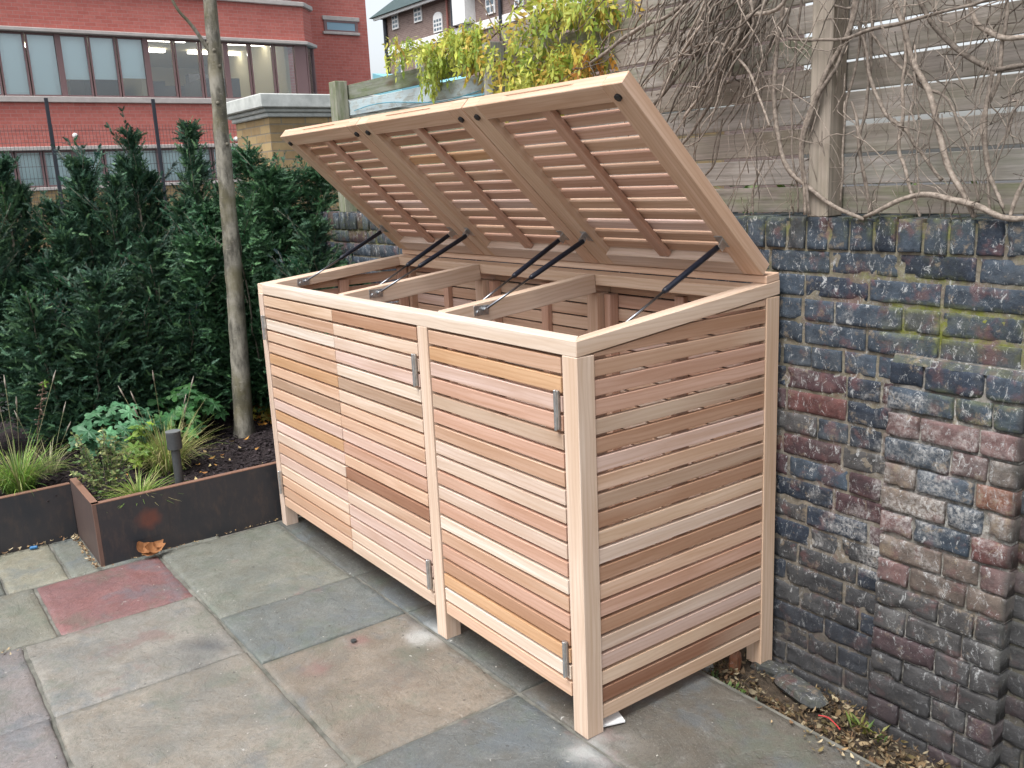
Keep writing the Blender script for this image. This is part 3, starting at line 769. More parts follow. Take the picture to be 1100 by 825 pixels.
# ================================================================== CLIMBERS
def smooth_path(p, n=6, jit=0.0, seed=0):
    out = []; m = len(p)
    for i in range(m - 1):
        p0 = Vector(p[max(i - 1, 0)]); p1 = Vector(p[i]); p2 = Vector(p[i + 1]); p3 = Vector(p[min(i + 2, m - 1)])
        for k in range(n):
            t = k / n
            q = .5 * ((2 * p1) + (-p0 + p2) * t + (2 * p0 - 5 * p1 + 4 * p2 - p3) * t * t + (-p0 + 3 * p1 - 3 * p2 + p3) * t ** 3)
            out.append(q)
    out.append(Vector(p[-1]))
    if jit:
        out = [q + Vector((mn.noise(q * 9 + Vector((seed, 0, 0))), .5 * mn.noise(q * 9 + Vector((0, seed, 5))), mn.noise(q * 9 + Vector((3, 0, seed))))) * jit for q in out]
    return out
ST = [  # (path of (x,z)), radius, y, tint
 ([(-.05, 2.45), (-.017, 2.119), (-.038, 1.977), (-.04, 1.777), (-.005, 1.652), (.097, 1.558), (.194, 1.507), (.284, 1.478)], .0075, .862, 1.0),
 ([(.24, 2.45), (.226, 2.051), (.176, 1.93), (.112, 1.824), (.079, 1.748), (.07, 1.639), (.087, 1.48)], .008, .856, 1.05),
 ([(.27, 2.4), (.238, 2.051), (.190, 1.92), (.122, 1.83), (.085, 1.738), (.078, 1.64), (.11, 1.48)], .006, .850, .8),
 ([(.25, 2.3), (.219, 1.962), (.183, 1.779), (.176, 1.517)], .004, .90, 1.1),
 ([(.011, 1.995), (.174, 1.981), (.322, 1.987), (.457, 1.997), (.7, 2.03)], .0052, .845, .8),
 ([(.36, 2.2), (.418, 2.028), (.517, 1.913), (.609, 1.844), (.692, 1.85), (.9, 1.87)], .0075, .88, .62),
 ([(.284, 1.478), (.437, 1.539), (.543, 1.524), (.678, 1.481), (.8, 1.49)], .0085, .862, 1.15),
 ([(.22, 2.02), (.266, 1.874), (.313, 1.769), (.377, 1.709), (.41, 1.662), (.492, 1.578)], .006, .89, 1.0),
 ([(.36, 2.1), (.376, 1.914), (.378, 1.79), (.37, 1.655), (.417, 1.534), (.44, 1.48)], .005, .88, 1.3),
 ([(.33, 2.1), (.396, 1.903), (.461, 1.783), (.518, 1.622), (.57, 1.524), (.60, 1.48)], .0085, .875, 1.15),
 ([(.618, 1.839), (.608, 1.745), (.626, 1.618), (.669, 1.498)], .006, .87, 1.0),
 ([(.5, 2.3), (.547, 2.007), (.603, 1.934), (.686, 1.918), (.9, 1.95)], .007, .88, 1.35),
 ([(.25, 2.2), (.259, 2.019), (.283, 1.962), (.41, 1.84), (.489, 1.789), (.551, 1.673), (.598, 1.515)], .0045, .89, .9),
 ([(.78, 1.66), (.722, 1.565), (.687, 1.478)], .006, .868, 1.3),
 ([(.2, 1.8), (.23, 1.719), (.283, 1.48)], .005, .895, .85),
 ([(-.18, 2.5), (-.282, 2.164), (-.354, 2.018), (-.494, 1.913), (-.62, 1.82)], .007, .86, .62),
 ([(-.02, 2.5), (-.106, 2.134), (-.21, 1.999), (-.309, 1.83), (-.447, 1.705)], .007, .85, .8),
 ([(-.50, 1.99), (-.325, 2.03), (-.224, 2.016), (-.141, 1.939), (-.073, 1.83), (-.046, 1.757)], .0045, .845, 1.35),
 ([(.15, 2.3), (-.005, 2.107), (-.144, 2.081), (-.224, 2.001), (-.28, 1.924), (-.4, 1.80)], .007, .84, 1.2),
 ([(-.1, 2.4), (-.436, 2.167), (-.636, 2.132), (-.835, 2.062), (-.999, 2.032)], .0075, .86, 1.1),
 ([(-.279, 1.80), (-.308, 1.654), (-.432, 1.56)], .004, .89, .85),
 ([(-.109, 1.657), (-.149, 1.561), (-.147, 1.485)], .0035, .90, .9),
 ([(.05, 2.4), (.044, 2.109), (.025, 1.92), (.019, 1.722), (.05, 1.485)], .004, .87, .8),
 ([(.26, 2.4), (.257, 2.073), (.248, 1.802), (.231, 1.69), (.283, 1.485)], .0045, .90, .8),
 ([(.60, 2.4), (.64, 2.1), (.625, 1.84), (.60, 1.70), (.64, 1.48)], .005, .885, 1.1)]
vine = empty('climbing_vine', (.28, .87, 1.476), 'bare twisted climbing stems sprawling across the grey board fence above the wall', 'climber')
for i, (p, r, y, t) in enumerate(ST):
    pts = smooth_path([(a, y, b) for a, b in p], 7, .012, i * 3.1)
    pts = [Vector((q.x, min(q.y, .865 if (.07 < q.x < .16 and q.y > .80) else .94), q.z)) for q in pts]
    n = len(pts); mb = MB(); mb.tube(pts, [r * (1.05 - .35 * abs(2 * j / n - 1)) * (1 + .15 * mn.noise(Vector((j * .7, i, 0)))) for j in range(n)], 7, (t, t, t))
    mb.build('stem', VINEB, vine, smooth=True)
tw = MB()
def strand(p0, p1, r, y, sag=.05, jit=.03, t=1, n=9):
    pts = []
    sd = R.random() * 99
    for k in range(n + 1):
        s = k / n; x = p0[0] + (p1[0] - p0[0]) * s; z = p0[1] + (p1[1] - p0[1]) * s - sag * 4 * s * (1 - s) * R.uniform(.9, 1.1)
        x += jit * mn.noise(Vector((s * 3, sd, 0))); z += jit * mn.noise(Vector((s * 3, sd, 9)))
        pts.append((x, y + .025 * mn.noise(Vector((s * 2, sd, 4))), z))
    tw.tube(pts, [r * (1 - .5 * k / n) for k in range(n + 1)], 5, (t, t, t))
# dense bundles on the left sweeping down and left
for i in range(46):
    x0 = R.uniform(-.45, .0); z0 = R.uniform(2.15, 2.5); L = R.uniform(.25, .75)
    a = R.gauss(.98, .18); strand((x0, z0), (x0 - L * Cs(a), z0 - L * S(a)), R.uniform(.0018, .0055), R.uniform(.80, .92), R.uniform(-.05, .06), .06, R.choice([.6, .85, 1.1, 1.3, 1.5]), 12)
for i in range(30):
    x0 = R.uniform(-.35, -.05); z0 = R.uniform(1.98, 2.2); L = R.uniform(.2, .5)
    a = R.gauss(.9, .2); strand((x0, z0), (x0 - L * Cs(a), z0 - L * S(a)), R.uniform(.0018, .005), R.uniform(.79, .90), R.uniform(-.05, .05), .06, R.choice([.5, .6, .8, 1.1]), 12)
for i in range(34):
    x0 = R.uniform(-1.15, -.3); z0 = R.uniform(2.0, 2.35); a = R.uniform(0, 6.28); L = R.uniform(.15, .45)
    strand((x0, z0), (x0 + L * Cs(a), z0 + L * S(a)), R.uniform(.001, .0028), R.uniform(.82, .92), R.uniform(-.05, .05), .05, R.choice([.6, .9, 1.2]), 9)
for i in range(80):
    x0 = R.uniform(-.25, .85); z0 = R.uniform(1.75, 2.35); a = R.gauss(-1.5, .45); L = R.uniform(.12, .5)
    z1 = max(1.485, z0 + L * S(a))
    strand((x0, z0), (x0 + L * Cs(a), z1), R.uniform(.0009, .003), R.uniform(.84, .925), R.uniform(-.04, .04), .05, R.choice([.5, .7, .9, 1.1, 1.35]), 9)
for i in range(26):
    x0 = R.uniform(-.1, .8); z0 = R.uniform(1.95, 2.2); a = R.uniform(-.6, .6) + (math.pi if R.random() < .5 else 0); L = R.uniform(.15, .4)
    strand((x0, z0), (x0 + L * Cs(a), z0 + L * S(a)), R.uniform(.0015, .004), R.uniform(.82, .90), R.uniform(-.05, .08), .04, R.choice([.6, .9, 1.3]), 9)
for i in range(26):   # low stubs on the wall top
    x0 = R.uniform(-.3, .8); a = R.gauss(1.57, .4); L = R.uniform(.04, .14)
    strand((x0, 1.48), (x0 + L * Cs(a), 1.48 + L * S(a)), R.uniform(.001, .0022), R.uniform(.87, .92), 0, .02, R.choice([.6, 1, 1.3]), 5)
for i in range(42):
    x0 = R.uniform(-.60, .05); z0 = R.uniform(2.05, 2.45); L = R.uniform(.2, .7); a = R.gauss(1.1, .35)
    strand((x0, z0), (x0 - L * Cs(a), max(1.49, z0 - L * S(a))), R.uniform(.0012, .004), R.uniform(.79, .925), R.uniform(-.07, .07), .08, R.choice([.6, .75, .9, 1.1, 1.3]), 12)
for i in range(120):
    x0 = R.uniform(-.15, .95); z0 = R.uniform(1.7, 2.4); a = R.gauss(-1.57, .6); L = R.uniform(.1, .55); z1 = max(1.485, z0 + L * S(a))
    strand((x0, z0), (x0 + L * Cs(a), z1), R.uniform(.0008, .0024), R.uniform(.83, .925), R.uniform(-.06, .06), .07, R.choice([.5, .7, .9, 1.1, 1.3]), 10)
tag(tw.build('twigs', VINEB, vine, smooth=True), kind='stuff')

creeper = empty('leafy_creeper', (-1.0, .93, 2.1), 'yellow green autumn leaves hanging over the fence left of the bare stems', 'climber')
def pinnate(mb, p, d, L, cols):
    """hanging compound leaf: small pointed leaflets along a drooping rachis"""
    d = Vector(d).normalized(); side = d.cross(Vector((R.gauss(0, .3), -1, R.gauss(0, .3)))).normalized(); c0 = R.choice(cols)
    n = 5; pos = Vector(p)
    for i in range(n):
        d = (d + Vector((0, 0, -.22))).normalized(); pos = pos + d * L / n
        for s in ((-1, 1) if i < n - 1 else (0,)):
            dd = (side * s * .8 + d * (.6 if s else 1) + Vector((0, 0, -.35))).normalized(); l = L * .30 * R.uniform(.8, 1.2)
            nn = dd.cross(Vector((R.gauss(0, .5), -1, R.gauss(0, .5)))).normalized(); k = R.uniform(.75, 1.3)
            tip = pos + dd * l; m1 = pos + dd * l * .45
            mb.add([pos, m1 + nn * l * .2, tip, m1 - nn * l * .2], [(0, 1, 2, 3)], tuple(q * k for q in c0))
YG = [(.40, .44, .07), (.46, .49, .10), (.29, .38, .07), (.50, .47, .09), (.36, .40, .06), (.48, .34, .07), (.22, .32, .05)]
lv = MB(); sm = MB()
def cluster(cx, cz, rx, rz, n, y=.90, cols=YG, gate=-.1):
    for i in range(n):
        for _ in range(20):
            a = R.uniform(0, 6.28); q = math.sqrt(R.random()); x = cx + rx * q * Cs(a); z = cz + rz * q * S(a)
            if mn.noise(Vector((x * 7, z * 7, 3))) > gate: break
        an = R.uniform(-1, 1)
        pinnate(lv, (x, y + R.uniform(-.07, .05), z), (an, R.uniform(-.4, .3), R.uniform(-.8, .1)), R.uniform(.07, .14), cols)
cluster(-1.42, 2.10, .13, .13, 60); cluster(-1.20, 2.16, .20, .17, 95); cluster(-1.0, 2.20, .20, .15, 90); cluster(-1.15, 2.34, .2, .07, 34); cluster(-.86, 2.25, .13, .08, 34)
cluster(-1.15, 2.07, .2, .07, 60); cluster(-1.48, 2.02, .06, .07, 14)
cluster(-.98, 2.12, .1, .10, 30, cols=[(.55, .28, .05), (.45, .20, .05), (.5, .4, .06)])
cluster(-1.68, 2.27, .13, .085, 85); cluster(-1.90, 2.25, .14, .075, 75); cluster(-2.10, 2.22, .10, .085, 70, cols=YG[:3]); cluster(-1.66, 2.20, .07, .08, 26, cols=[(.5, .36, .06), (.36, .40, .05)])
cluster(-2.42, 2.335, .10, .035, 24); cluster(-2.50, 2.29, .03, .03, 6)
lv.build('leaves', LEAF, creeper)
for i in range(26):
    x0 = R.uniform(-1.55, -.6); z0 = R.uniform(1.98, 2.35); a = R.uniform(0, 3.14); L = R.uniform(.2, .55)
    p = smooth_path([(x0, R.uniform(.87, .92), z0), (x0 + L * .5 * Cs(a), R.uniform(.85, .92), z0 + L * .4 * S(a) + R.uniform(-.04, .04)), (x0 + L * Cs(a), R.uniform(.86, .92), z0 + L * .6 * S(a))], 5, .02, i)
    sm.tube(p, R.uniform(.0015, .004), 5, (.8, .7, .6))
sm.tube(smooth_path([(-1.2, .9, 2.3), (-1.62, .9, 2.24), (-1.9, .9, 2.23), (-2.15, .92, 2.24), (-2.5, .94, 2.30), (-2.6, .94, 2.24)], 6, .02, 3), .004, 6, (.8, .7, .6))
sm.build('stems', VINEB, creeper, smooth=True)

# ================================================================== STONE-CAPPED STOCK BRICK WALL
sw = empty('stock_brick_wall', (-6.4, 1.7, 0), 'yellow stock brick wall end under a pale moulded coping behind the yews', 'wall')
mb = MB(); mb.box(-6.82, -6.0, 1.614, 7.5, -.21, 2.24); mb.build('brickwork', STOCK, sw)
mb = MB(); mb.box(-6.93, -5.90, 1.515, 7.6, 2.31, 2.425); mb.box(-6.88, -5.945, 1.56, 7.55, 2.275, 2.31); mb.box(-6.85, -5.97, 1.585, 7.52, 2.235, 2.275); mb.build('coping', STONE, sw, bevel=.008)
# timber fillet at the end
# ================================================================== PLANTERS
def planter(segs, name, label, h, grp):
    mb = MB(); t = .0035
    for (ax, a0, a1, c) in segs:
        rust = (0, 0, 0)
        if ax == 'y':   # faces +X, at x=c from y=a0..a1
            mb.box(c - t, c, a0, a1, -.01, h, mask=rust); mb.box(c - .030, c + .0003, a0, a1, h + .0002, h + .004, mask=(1, 0, 0))
        else:
            mb.box(a0, a1, c, c + t, -.01, h, mask=(.22, 0, 0)); mb.box(a0, a1, c - .0003, c + .030, h + .0002, h + .004, mask=(1, 0, 0))
    return mb
mbp = planter([('y', -.838, .86, -2.385), ('x', -2.875, -2.3885, -.838)], 'planter', '', .292, None)
# rusty corner strip and round rust patch
mbp.box(-2.388, -2.3843, -.8385, -.822, -.01, .2915, mask=(.55, 0, 0)); mbp.box(-2.40, -2.3846, -.8387, -.838, -.01, .2915, mask=(.55, 0, 0))
NP = 30; vs = []; ms_ = []; fs = []
for j in range(NP + 1):
    for i in range(NP + 1):
        a = -.70 + .18 * i / NP; z = .08 + .16 * j / NP
        d = math.hypot((a + .61) / .055, (z - .17) / .05) + .25 * mn.noise(Vector((a * 30, z * 30, 0)))
        vs.append((-2.3838, a, z)); ms_.append((0, .6 * max(0, min(1, (1.2 - d) * 1.4)), 0))
for j in range(NP):
    for i in range(NP): k = j * (NP + 1) + i; fs.append((k, k + 1, k + NP + 2, k + NP + 1))
mbp.add(vs, fs, (.5, .5, .5), ms_)
tag(mbp.build('planter', CORTEN, loc=(-2.6, 0, 0)), 'dark rusted steel planter beside the bin store with a round rust patch', 'planter', 'steel planters')
mbp = planter([('y', -3.1, -.840, -2.875)], 'planter', '', .268, None)
tag(mbp.build('planter', CORTEN, loc=(-3, -1.5, 0)), 'dark steel planter set back at the left with grass tuft in it', 'planter', 'steel planters')

# ================================================================== YEWS
def sprig(mb, p, d, L, col, n=9):
    if -3.46 < p[0] < -2.8 and abs(p[1] - (.22 - .34 * (p[0] + 3.34))) < .125 and p[2] > .5: return
    d = Vector(d).normalized(); pr_ = Vector((R.gauss(0, 1), R.gauss(0, 1), R.gauss(0, 1))); s = d.cross(pr_).normalized(); up = s.cross(d)
    p = Vector(p); vs = []; fs = []
    for i in range(n):
        t = (i + .5) / n; q = p + d * (L * t) - Vector((0, 0, .12 * L * t * t)); l = .0145 * (1 - .55 * t)
        for sg in (-1, 1):
            e = q + s * (sg * l * .85) + d * l * .65 + up * R.uniform(-.004, .006); b = len(vs); w = d * .0034
            vs += [q - w, q + w, e]; fs.append((b, b + 1, b + 2))
    mb.add(vs, fs, col)
YC = [(.032, .080, .053), (.038, .094, .058), (.024, .064, .046), (.050, .112, .056)]
def yew(name_label, x, y, h, r, dense, seed, cols=YC, nspike=7, round_=False):
    root = empty('yew_shrub', (x, y, .2), name_label, 'shrub', 'yew shrubs in the raised bed')
    fo = MB(); wd = MB()
    wd.tube([(x, y, .18), (x + .02, y, .7), (x, y + .01, h - .25)], [.022, .015, .004], 7, (.4, .3, .28)); 
    spikes = []
    for k in range(nspike):
        a = 6.28 * k / nspike + R.uniform(-.4, .4); rr = r * R.uniform(.35, .95) if k else 0
        hh = h * (1 if k == 0 else R.uniform(.72, .95)); spikes.append((x + rr * Cs(a), y + rr * S(a), hh))
    for k, (sx, sy, sh) in enumerate(spikes):
        bx, by = x + (sx - x) * .25, y + (sy - y) * .25
        path = smooth_path([(bx, by, .25), (x + (sx - x) * .85, y + (sy - y) * .85, .2 + (sh - .2) * .45), (sx + (sx - x) * .25, sy + (sy - y) * .25, sh)], 8, .05, seed + k)
        wd.tube(path, [.009 * (1 - .8 * i / len(path)) for i in range(len(path))], 5, (.4, .3, .28))
        nb = int(dense * 2.1)
        for i in range(nb):
            t = R.random() ** .8 * (len(path) - 1.001); idx = int(t); q = path[idx].lerp(path[idx + 1], t - idx)
            zz = min(.995, max(0, (q.z - .2) / (sh - .2)))
            br = (r * (.72 if not round_ else .72)) * (1 - zz) ** (.62 if not round_ else .5) * R.uniform(.4, 1.2) + .05
            a = R.uniform(0, 6.28); up = R.uniform(.6, 1.7) if not round_ else R.uniform(.1, .9)
            d = Vector((Cs(a), S(a), up)).normalized(); c0 = R.choice(cols)
            tips = 5
            for m_ in range(tips):
                f = (m_ + 1) / tips; pos = q + d * br * f; dd = (d + Vector((R.gauss(0, .45), R.gauss(0, .45), R.gauss(0.1, .35)))).normalized()
                lf = R.random(); br_ = 1.0 + (1.1 if (f > .9 and lf > .55) else 0)
                kk = R.uniform(.75, 1.2) * br_; col = (c0[0] * kk * (1.15 if br_ > 1 else 1), c0[1] * kk, c0[2] * kk * .9)
                sprig(fo, pos - dd * .02, dd, R.uniform(.04, .075), col)
    for k, (sx, sy, sh) in enumerate(spikes):      # loose leading shoots that feather the outline
        for q_ in range(9):
            a = R.uniform(0, 6.28); z_ = sh - R.uniform(.0, .45) * (sh - .2); f_ = (sh - z_) / (sh - .2)
            b0 = Vector((sx + .03 * Cs(a), sy + .03 * S(a), z_)); d = Vector((Cs(a), S(a), R.uniform(.7, 2.2))).normalized(); L_ = R.uniform(.12, .26) + .12 * f_
            c0 = R.choice(cols); c0 = tuple(v * R.uniform(.9, 1.5) for v in c0); p_ = b0; ns = 7
            wd.tube([b0, b0 + d * L_], [.0028, .001], 4, (.4, .3, .28))
            for m_ in range(ns):
                p_ = b0 + d * L_ * (m_ + .5) / ns
                for e_ in range(2):
                    dd = (d + Vector((R.gauss(0, .5), R.gauss(0, .5), R.gauss(0, .3)))).normalized(); sprig(fo, p_, dd, R.uniform(.035, .06) * (1.2 - .5 * m_ / ns), c0, 7)
    fo.build('foliage', YEW, root); wd.build('stems', BARK, root, smooth=True)
Y5 = 'yew_shrub'
yew('tall yew shrub with pointed tip left of the tree trunk near its top', -4.05, .30, 2.02, .36, 205, 1)
yew('tallest feathery yew shrub in the middle of the row', -4.15, -.03, 1.98, .36, 205, 2)
yew('yew shrub with drooping side shoots below the first fence post', -4.05, -.36, 1.80, .36, 185, 3)
yew('yew shrub at the left edge of the photo behind the grass tuft', -4.10, -.76, 1.84, .36, 180, 4)
yew('yew shrub beyond the left edge of the planter row', -4.05, -1.15, 1.9, .36, 120, 5)
yew('broad rounded bright yew shrub between the tree trunk and the bin store', -3.66, .52, 1.84, .46, 350, 6, [(.034, .096, .048), (.044, .112, .052), (.026, .074, .042)], 11, True)
yew('small dark yew shrub in the corner against the brick wall', -3.05, .62, 1.42, .26, 220, 9, YC, 8, True)
yew('low dark yew shrub behind the leafy perennials', -3.75, -.10, 1.35, .33, 210, 7, YC, 8, True)
yew('low dark yew shrub behind the left grass tuft', -3.78, -.62, 1.30, .33, 210, 8, YC, 8, True)

# ================================================================== YOUNG TREE
tree = empty('young_tree', (-3.34, .2, .2), 'slender grey trunked young tree standing in the raised bed', 'tree')
mb = MB(); path = [(-3.34, .197, .15), (-3.34, .203, .30), (-3.345, .225, .70), (-3.335, .242, 1.2), (-3.345, .258, 1.66), (-3.335, .266, 2.2), (-3.34, .280, 2.65), (-3.33, .29, 3.4), (-3.36, .30, 4.4), (-3.33, .31, 5.4)]
path = smooth_path(path, 10, .008, 3)
n = len(path); rads = []
for i, q in enumerate(path):
    r = .058 - .0085 * (q.z) ; r = max(r, .008)
    if q.z < .3: r += (.3 - q.z) * .12
    r *= 1 + .06 * mn.noise(Vector((0, 0, q.z * 7))); rads.append(r)
mb.tube(path, rads, 20, (1, 1, 1))
trm = NT('tree_bark'); P = trm.geo(); a = trm.noise(trm.mapping(P, (1, 1, .35)), 16, 6, .7); b = trm.noise(trm.mapping(P, (1, 1, 5)), 22, 4, .7); c_ = trm.noise(P, 5, 4, .6)
cc = trm.mix(trm.ramp(a, [(.40, 0), (.60, 1)]), (.085, .08, .066), (.28, .262, .22)); cc = trm.mix(trm.math('MULTIPLY', trm.ramp(c_, [(.45, 0), (.65, 1)]), .7), cc, (.13, .115, .06)); cc = trm.mix(trm.math('MULTIPLY', trm.ramp(b, [(.62, 0), (.7, 1)]), .6), cc, (.36, .33, .28))
trm.bump(b, .5, .004); TRB = trm.fin(cc, .85, 0, .2)
mb.build('trunk', TRB, tree, smooth=True)
for z, a in ((2.42, -1.5), (2.3, .4), (2.1, -.5), (1.86, .3), (2.36, -.4)):
    idx = min(range(n), key=lambda i: abs(path[i].z - z)); q = path[idx]; d = Vector((Cs(a), S(a), .2)); 
    kn = MB(); kn.tube([q + d * (rads[idx] - .008), q + d * (rads[idx] + .002), q + d * (rads[idx] + .007)], [.013, .010, .004], 8, (1, 1, 1)); kn.build('knot', BARK, tree, smooth=True)
def branch(p, r0):
    m2 = MB(); pp = smooth_path(p, 6, .012, p[0][2]); m2.tube(pp, [r0 * (1 - .75 * i / len(pp)) for i in range(len(pp))], 8, (1, 1, 1)); m2.build('branch', TRB, tree, smooth=True)
branch([(-3.33, .255, 2.36), (-3.33, .215, 2.43), (-3.33, .150, 2.52), (-3.33, .08, 2.63), (-3.3, -.05, 3.0), (-3.28, -.15, 3.4)], .013)
for (z, a) in ((3.0, 1.2), (3.2, 3.6), (3.5, 5.2), (3.8, .3), (4.1, 2.2), (4.5, 4.4), (4.8, 1.0)):
    branch([(-3.34, .29, z), (-3.34 + .18 * Cs(a), .29 + .18 * S(a), z + .25), (-3.34 + .4 * Cs(a), .29 + .4 * S(a), z + .75)], .012)

# ================================================================== BED PLANTS
def tuft(root_label, x, y, z, n, L, spread, cols, seeds=0, lean=(0, 0)):
    mb = MB()
    for i in range(n):
        a = R.uniform(0, 6.28); b = R.uniform(0, spread * .35); p = Vector((x + b * Cs(a), y + b * S(a), z)); l = L * R.uniform(.5, 1.1)
        out = R.uniform(.1, 1.5) * spread; pts = []; w = R.uniform(.0015, .0032); c = R.choice(cols); k = R.uniform(.7, 1.3); c = tuple(q * k for q in c)
        sd = Vector((-S(a), Cs(a), 0)); ns = 5
        droop = R.uniform(.2, 1.35)
        prev = None; vs = []
        for j in range(ns + 1):
            t = j / ns; q = p + Vector((Cs(a) * out * t ** 1.4 + lean[0] * t, S(a) * out * t ** 1.4 + lean[1] * t, l * (t - droop * .55 * t ** 2.6)))
            ww = w * (1 - t ** 2) + .0003; vs += [q - sd * ww, q + sd * ww]
        mb.add(vs, [(2 * j, 2 * j + 1, 2 * j + 3, 2 * j + 2) for j in range(ns)], c)
    root = empty('grass_tuft', (x, y, z), root_label, 'grass', 'grass tufts in the planters'); mb.build('blades', LEAF, root)
    if seeds:
        sb = MB()
        for i in range(seeds):
            a = R.uniform(0, 6.28); h = L * R.uniform(.95, 1.7); q = Vector((x + .03 * Cs(a), y + .03 * S(a), z)); tp = q + Vector((Cs(a) * spread * R.uniform(.2, 1.1), S(a) * spread * R.uniform(.2, 1.1), h))
            pth = smooth_path([q, (q + tp) / 2 + Vector((0, 0, .02)), tp], 4)
            sb.tube(pth, .0012, 4, (.22, .22, .12)); dd = (pth[-1] - pth[-2]).normalized(); sb.tube([tp, tp + dd * .03, tp + dd * .065], [.003, .0042, .001], 6, (.34, .30, .26))
        sb.build('seed_heads', LITTER, root, smooth=True)
GC = [(.17, .30, .055), (.24, .36, .07), (.12, .24, .05), (.34, .34, .15)]; TCo = [(.38, .36, .16), (.30, .36, .10), (.44, .38, .20), (.20, .30, .08)]
tuft('bright green grass tuft with seed heads in the left planter', -3.12, -1.03, .21, 480, .31, .20, GC, 6)
tuft('small green grass tuft leaning over the planter rim beside the path light', -2.56, -.60, .20, 220, .17, .15, [(.24, .36, .07), (.18, .32, .06), (.40, .38, .18)])
tuft('tall straw tinged grass tuft behind the path light', -2.93, -.36, .20, 520, .34, .20, TCo, 7)
tuft('wispy dry grass tuft in the left planter near its corner', -3.35, -.86, .21, 40, .24, .16, [(.35, .33, .2), (.25, .2, .15)], 3)
def palmate(mb, p, r, nrm, col, lobes=6):
    nrm = Vector(nrm).normalized(); u = nrm.orthogonal().normalized(); w = nrm.cross(u); p = Vector(p); off = R.random() * 6.28
    N = lobes * 4; vs = [p]
    for i in range(N):
        a = off + 6.28 * i / N * .93; ph = i % 4; rr = r * (.42 if ph == 0 else .82 if ph in (1, 3) else 1.0)
        vs.append(p + (u * Cs(a) + w * S(a)) * rr * R.uniform(.92, 1.08) + nrm * (-.18 * rr + .1 * r * S(i * 1.57)))
    mb.add(vs, [(0, i, i + 1) for i in range(1, N)] + [(0, N, 1)], col)
def leafy(label, x, y, z, R_, H, n, ls, cols, lobes=6, grp='leafy perennials in the raised bed'):
    root = empty('perennial', (x, y, z), label, 'plant', grp); lf = MB(); stm = MB()
    for i in range(n):
        a = R.uniform(0, 6.28); q = math.sqrt(R.random()); px, py = x + R_ * q * Cs(a), y + R_ * q * S(a); hz = z + H * (1 - .45 * q * q) * R.uniform(.45, 1.05)
        k = R.uniform(.7, 1.3); c = R.choice(cols)
        palmate(lf, (px, py, hz), ls * R.uniform(.6, 1.2), (Cs(a) * q * .5 + R.gauss(0, .2) + .25, S(a) * q * .5 + R.gauss(0, .2), 1), tuple(v * k for v in c), lobes)
        stm.tube(smooth_path([(x + .1 * (px - x), y + .1 * (py - y), z - .02), (x + .6 * (px - x), y + .6 * (py - y), z + (hz - z) * .7), (px, py, hz)], 3), .0018, 4, (.08, .12, .04))
    lf.build('leaves', LEAF, root); stm.build('stems', LEAF, root)
BG = [(.09, .23, .12), (.115, .28, .14), (.065, .18, .09)]
leafy('blue green lobed leaf clump behind the small grass tuft', -3.30, -.50, .2, .24, .34, 80, .062, BG)
leafy('green lobed leaf clump left of the tree trunk', -3.42, -.10, .2, .22, .34, 70, .060, [(.055, .17, .055), (.08, .21, .065), (.04, .12, .045)])
leafy('yellow green leafy plant between the two leaf clumps', -3.02, -.44, .2, .10, .30, 26, .045, [(.22, .33, .05), (.17, .3, .06)])
leafy('small yellowing plant behind the right side of the tree trunk', -3.55, .40, .2, .09, .16, 16, .04, [(.3, .25, .04), (.2, .22, .04), (.32, .14, .03)])
# small-leaved shrublet at planter corner
root = empty('small_shrub', (-2.74, -.70, .2), 'loose small leaved pale green shrub at the corner of the steel planter', 'shrub'); lf = MB(); sb = MB()
for i in range(34):
    a = R.uniform(0, 6.28); q = R.uniform(.02, .16); h = R.uniform(.14, .34); tp = Vector((-2.74 + q * Cs(a), -.70 + q * S(a), .2 + h)); b0 = Vector((-2.74 + .03 * Cs(a), -.70 + .03 * S(a), .2))
    pth = smooth_path([b0, (b0 + tp) / 2 + Vector((0, 0, .03)), tp], 6); sb.tube(pth, .0015, 4, (.5, .35, .3))
    for p in pth[3:]:
        for s in range(3):
            d = Vector((R.gauss(0, 1), R.gauss(0, 1), R.gauss(.3, .6))).normalized(); s2 = d.cross(Vector((R.gauss(0, 1), 0, 1))).normalized(); l = R.uniform(.014, .030); k = R.uniform(.7, 1.35)
            c = R.choice([(.16, .24, .09), (.24, .30, .12), (.11, .19, .07), (.34, .36, .16)]); lf.add([p, p + d * l * .5 + s2 * l * .28, p + d * l, p + d * l * .5 - s2 * l * .28], [(0, 1, 2, 3)], tuple(v * k for v in c))
lf.build('leaves', LEAF, root); sb.build('stems', BARK, root)
# bare seed stalk plant left
root = empty('seed_stalk', (-3.3, -.92, .2), 'thin brown dried stalk with a curled green tip behind the left grass', 'plant'); sb = MB()
pth = smooth_path([(-3.3, -.92, .2), (-3.3, -.90, .40), (-3.3, -.86, .58), (-3.3, -.82, .70)], 6, .01, 1); sb.tube(pth, .002, 5, (.5, .4, .35))
for p in pth[9:]:
    for s in range(4): d = Vector((R.gauss(0, 1), R.gauss(0, 1), R.gauss(0, .6))).normalized() * .022; sb.tube([p, p + d], .0015, 4, (.6, .45, .4)); chip(sb, p.x + d.x, p.y + d.y, p.z + d.z, .012, (.8, .7, .7))
sb.build('stalk', VINEB, root); lf = MB()
for s in range(10): d = Vector((R.gauss(0, 1), R.gauss(0, 1), R.gauss(.2, .5))).normalized() * .03; q = Vector(pth[-1]); s2 = d.orthogonal().normalized() * .008; lf.add([q, q + d * .5 + s2, q + d, q + d * .5 - s2], [(0, 1, 2, 3)], (.16, .28, .05))
lf.build('leaves', LEAF, root)

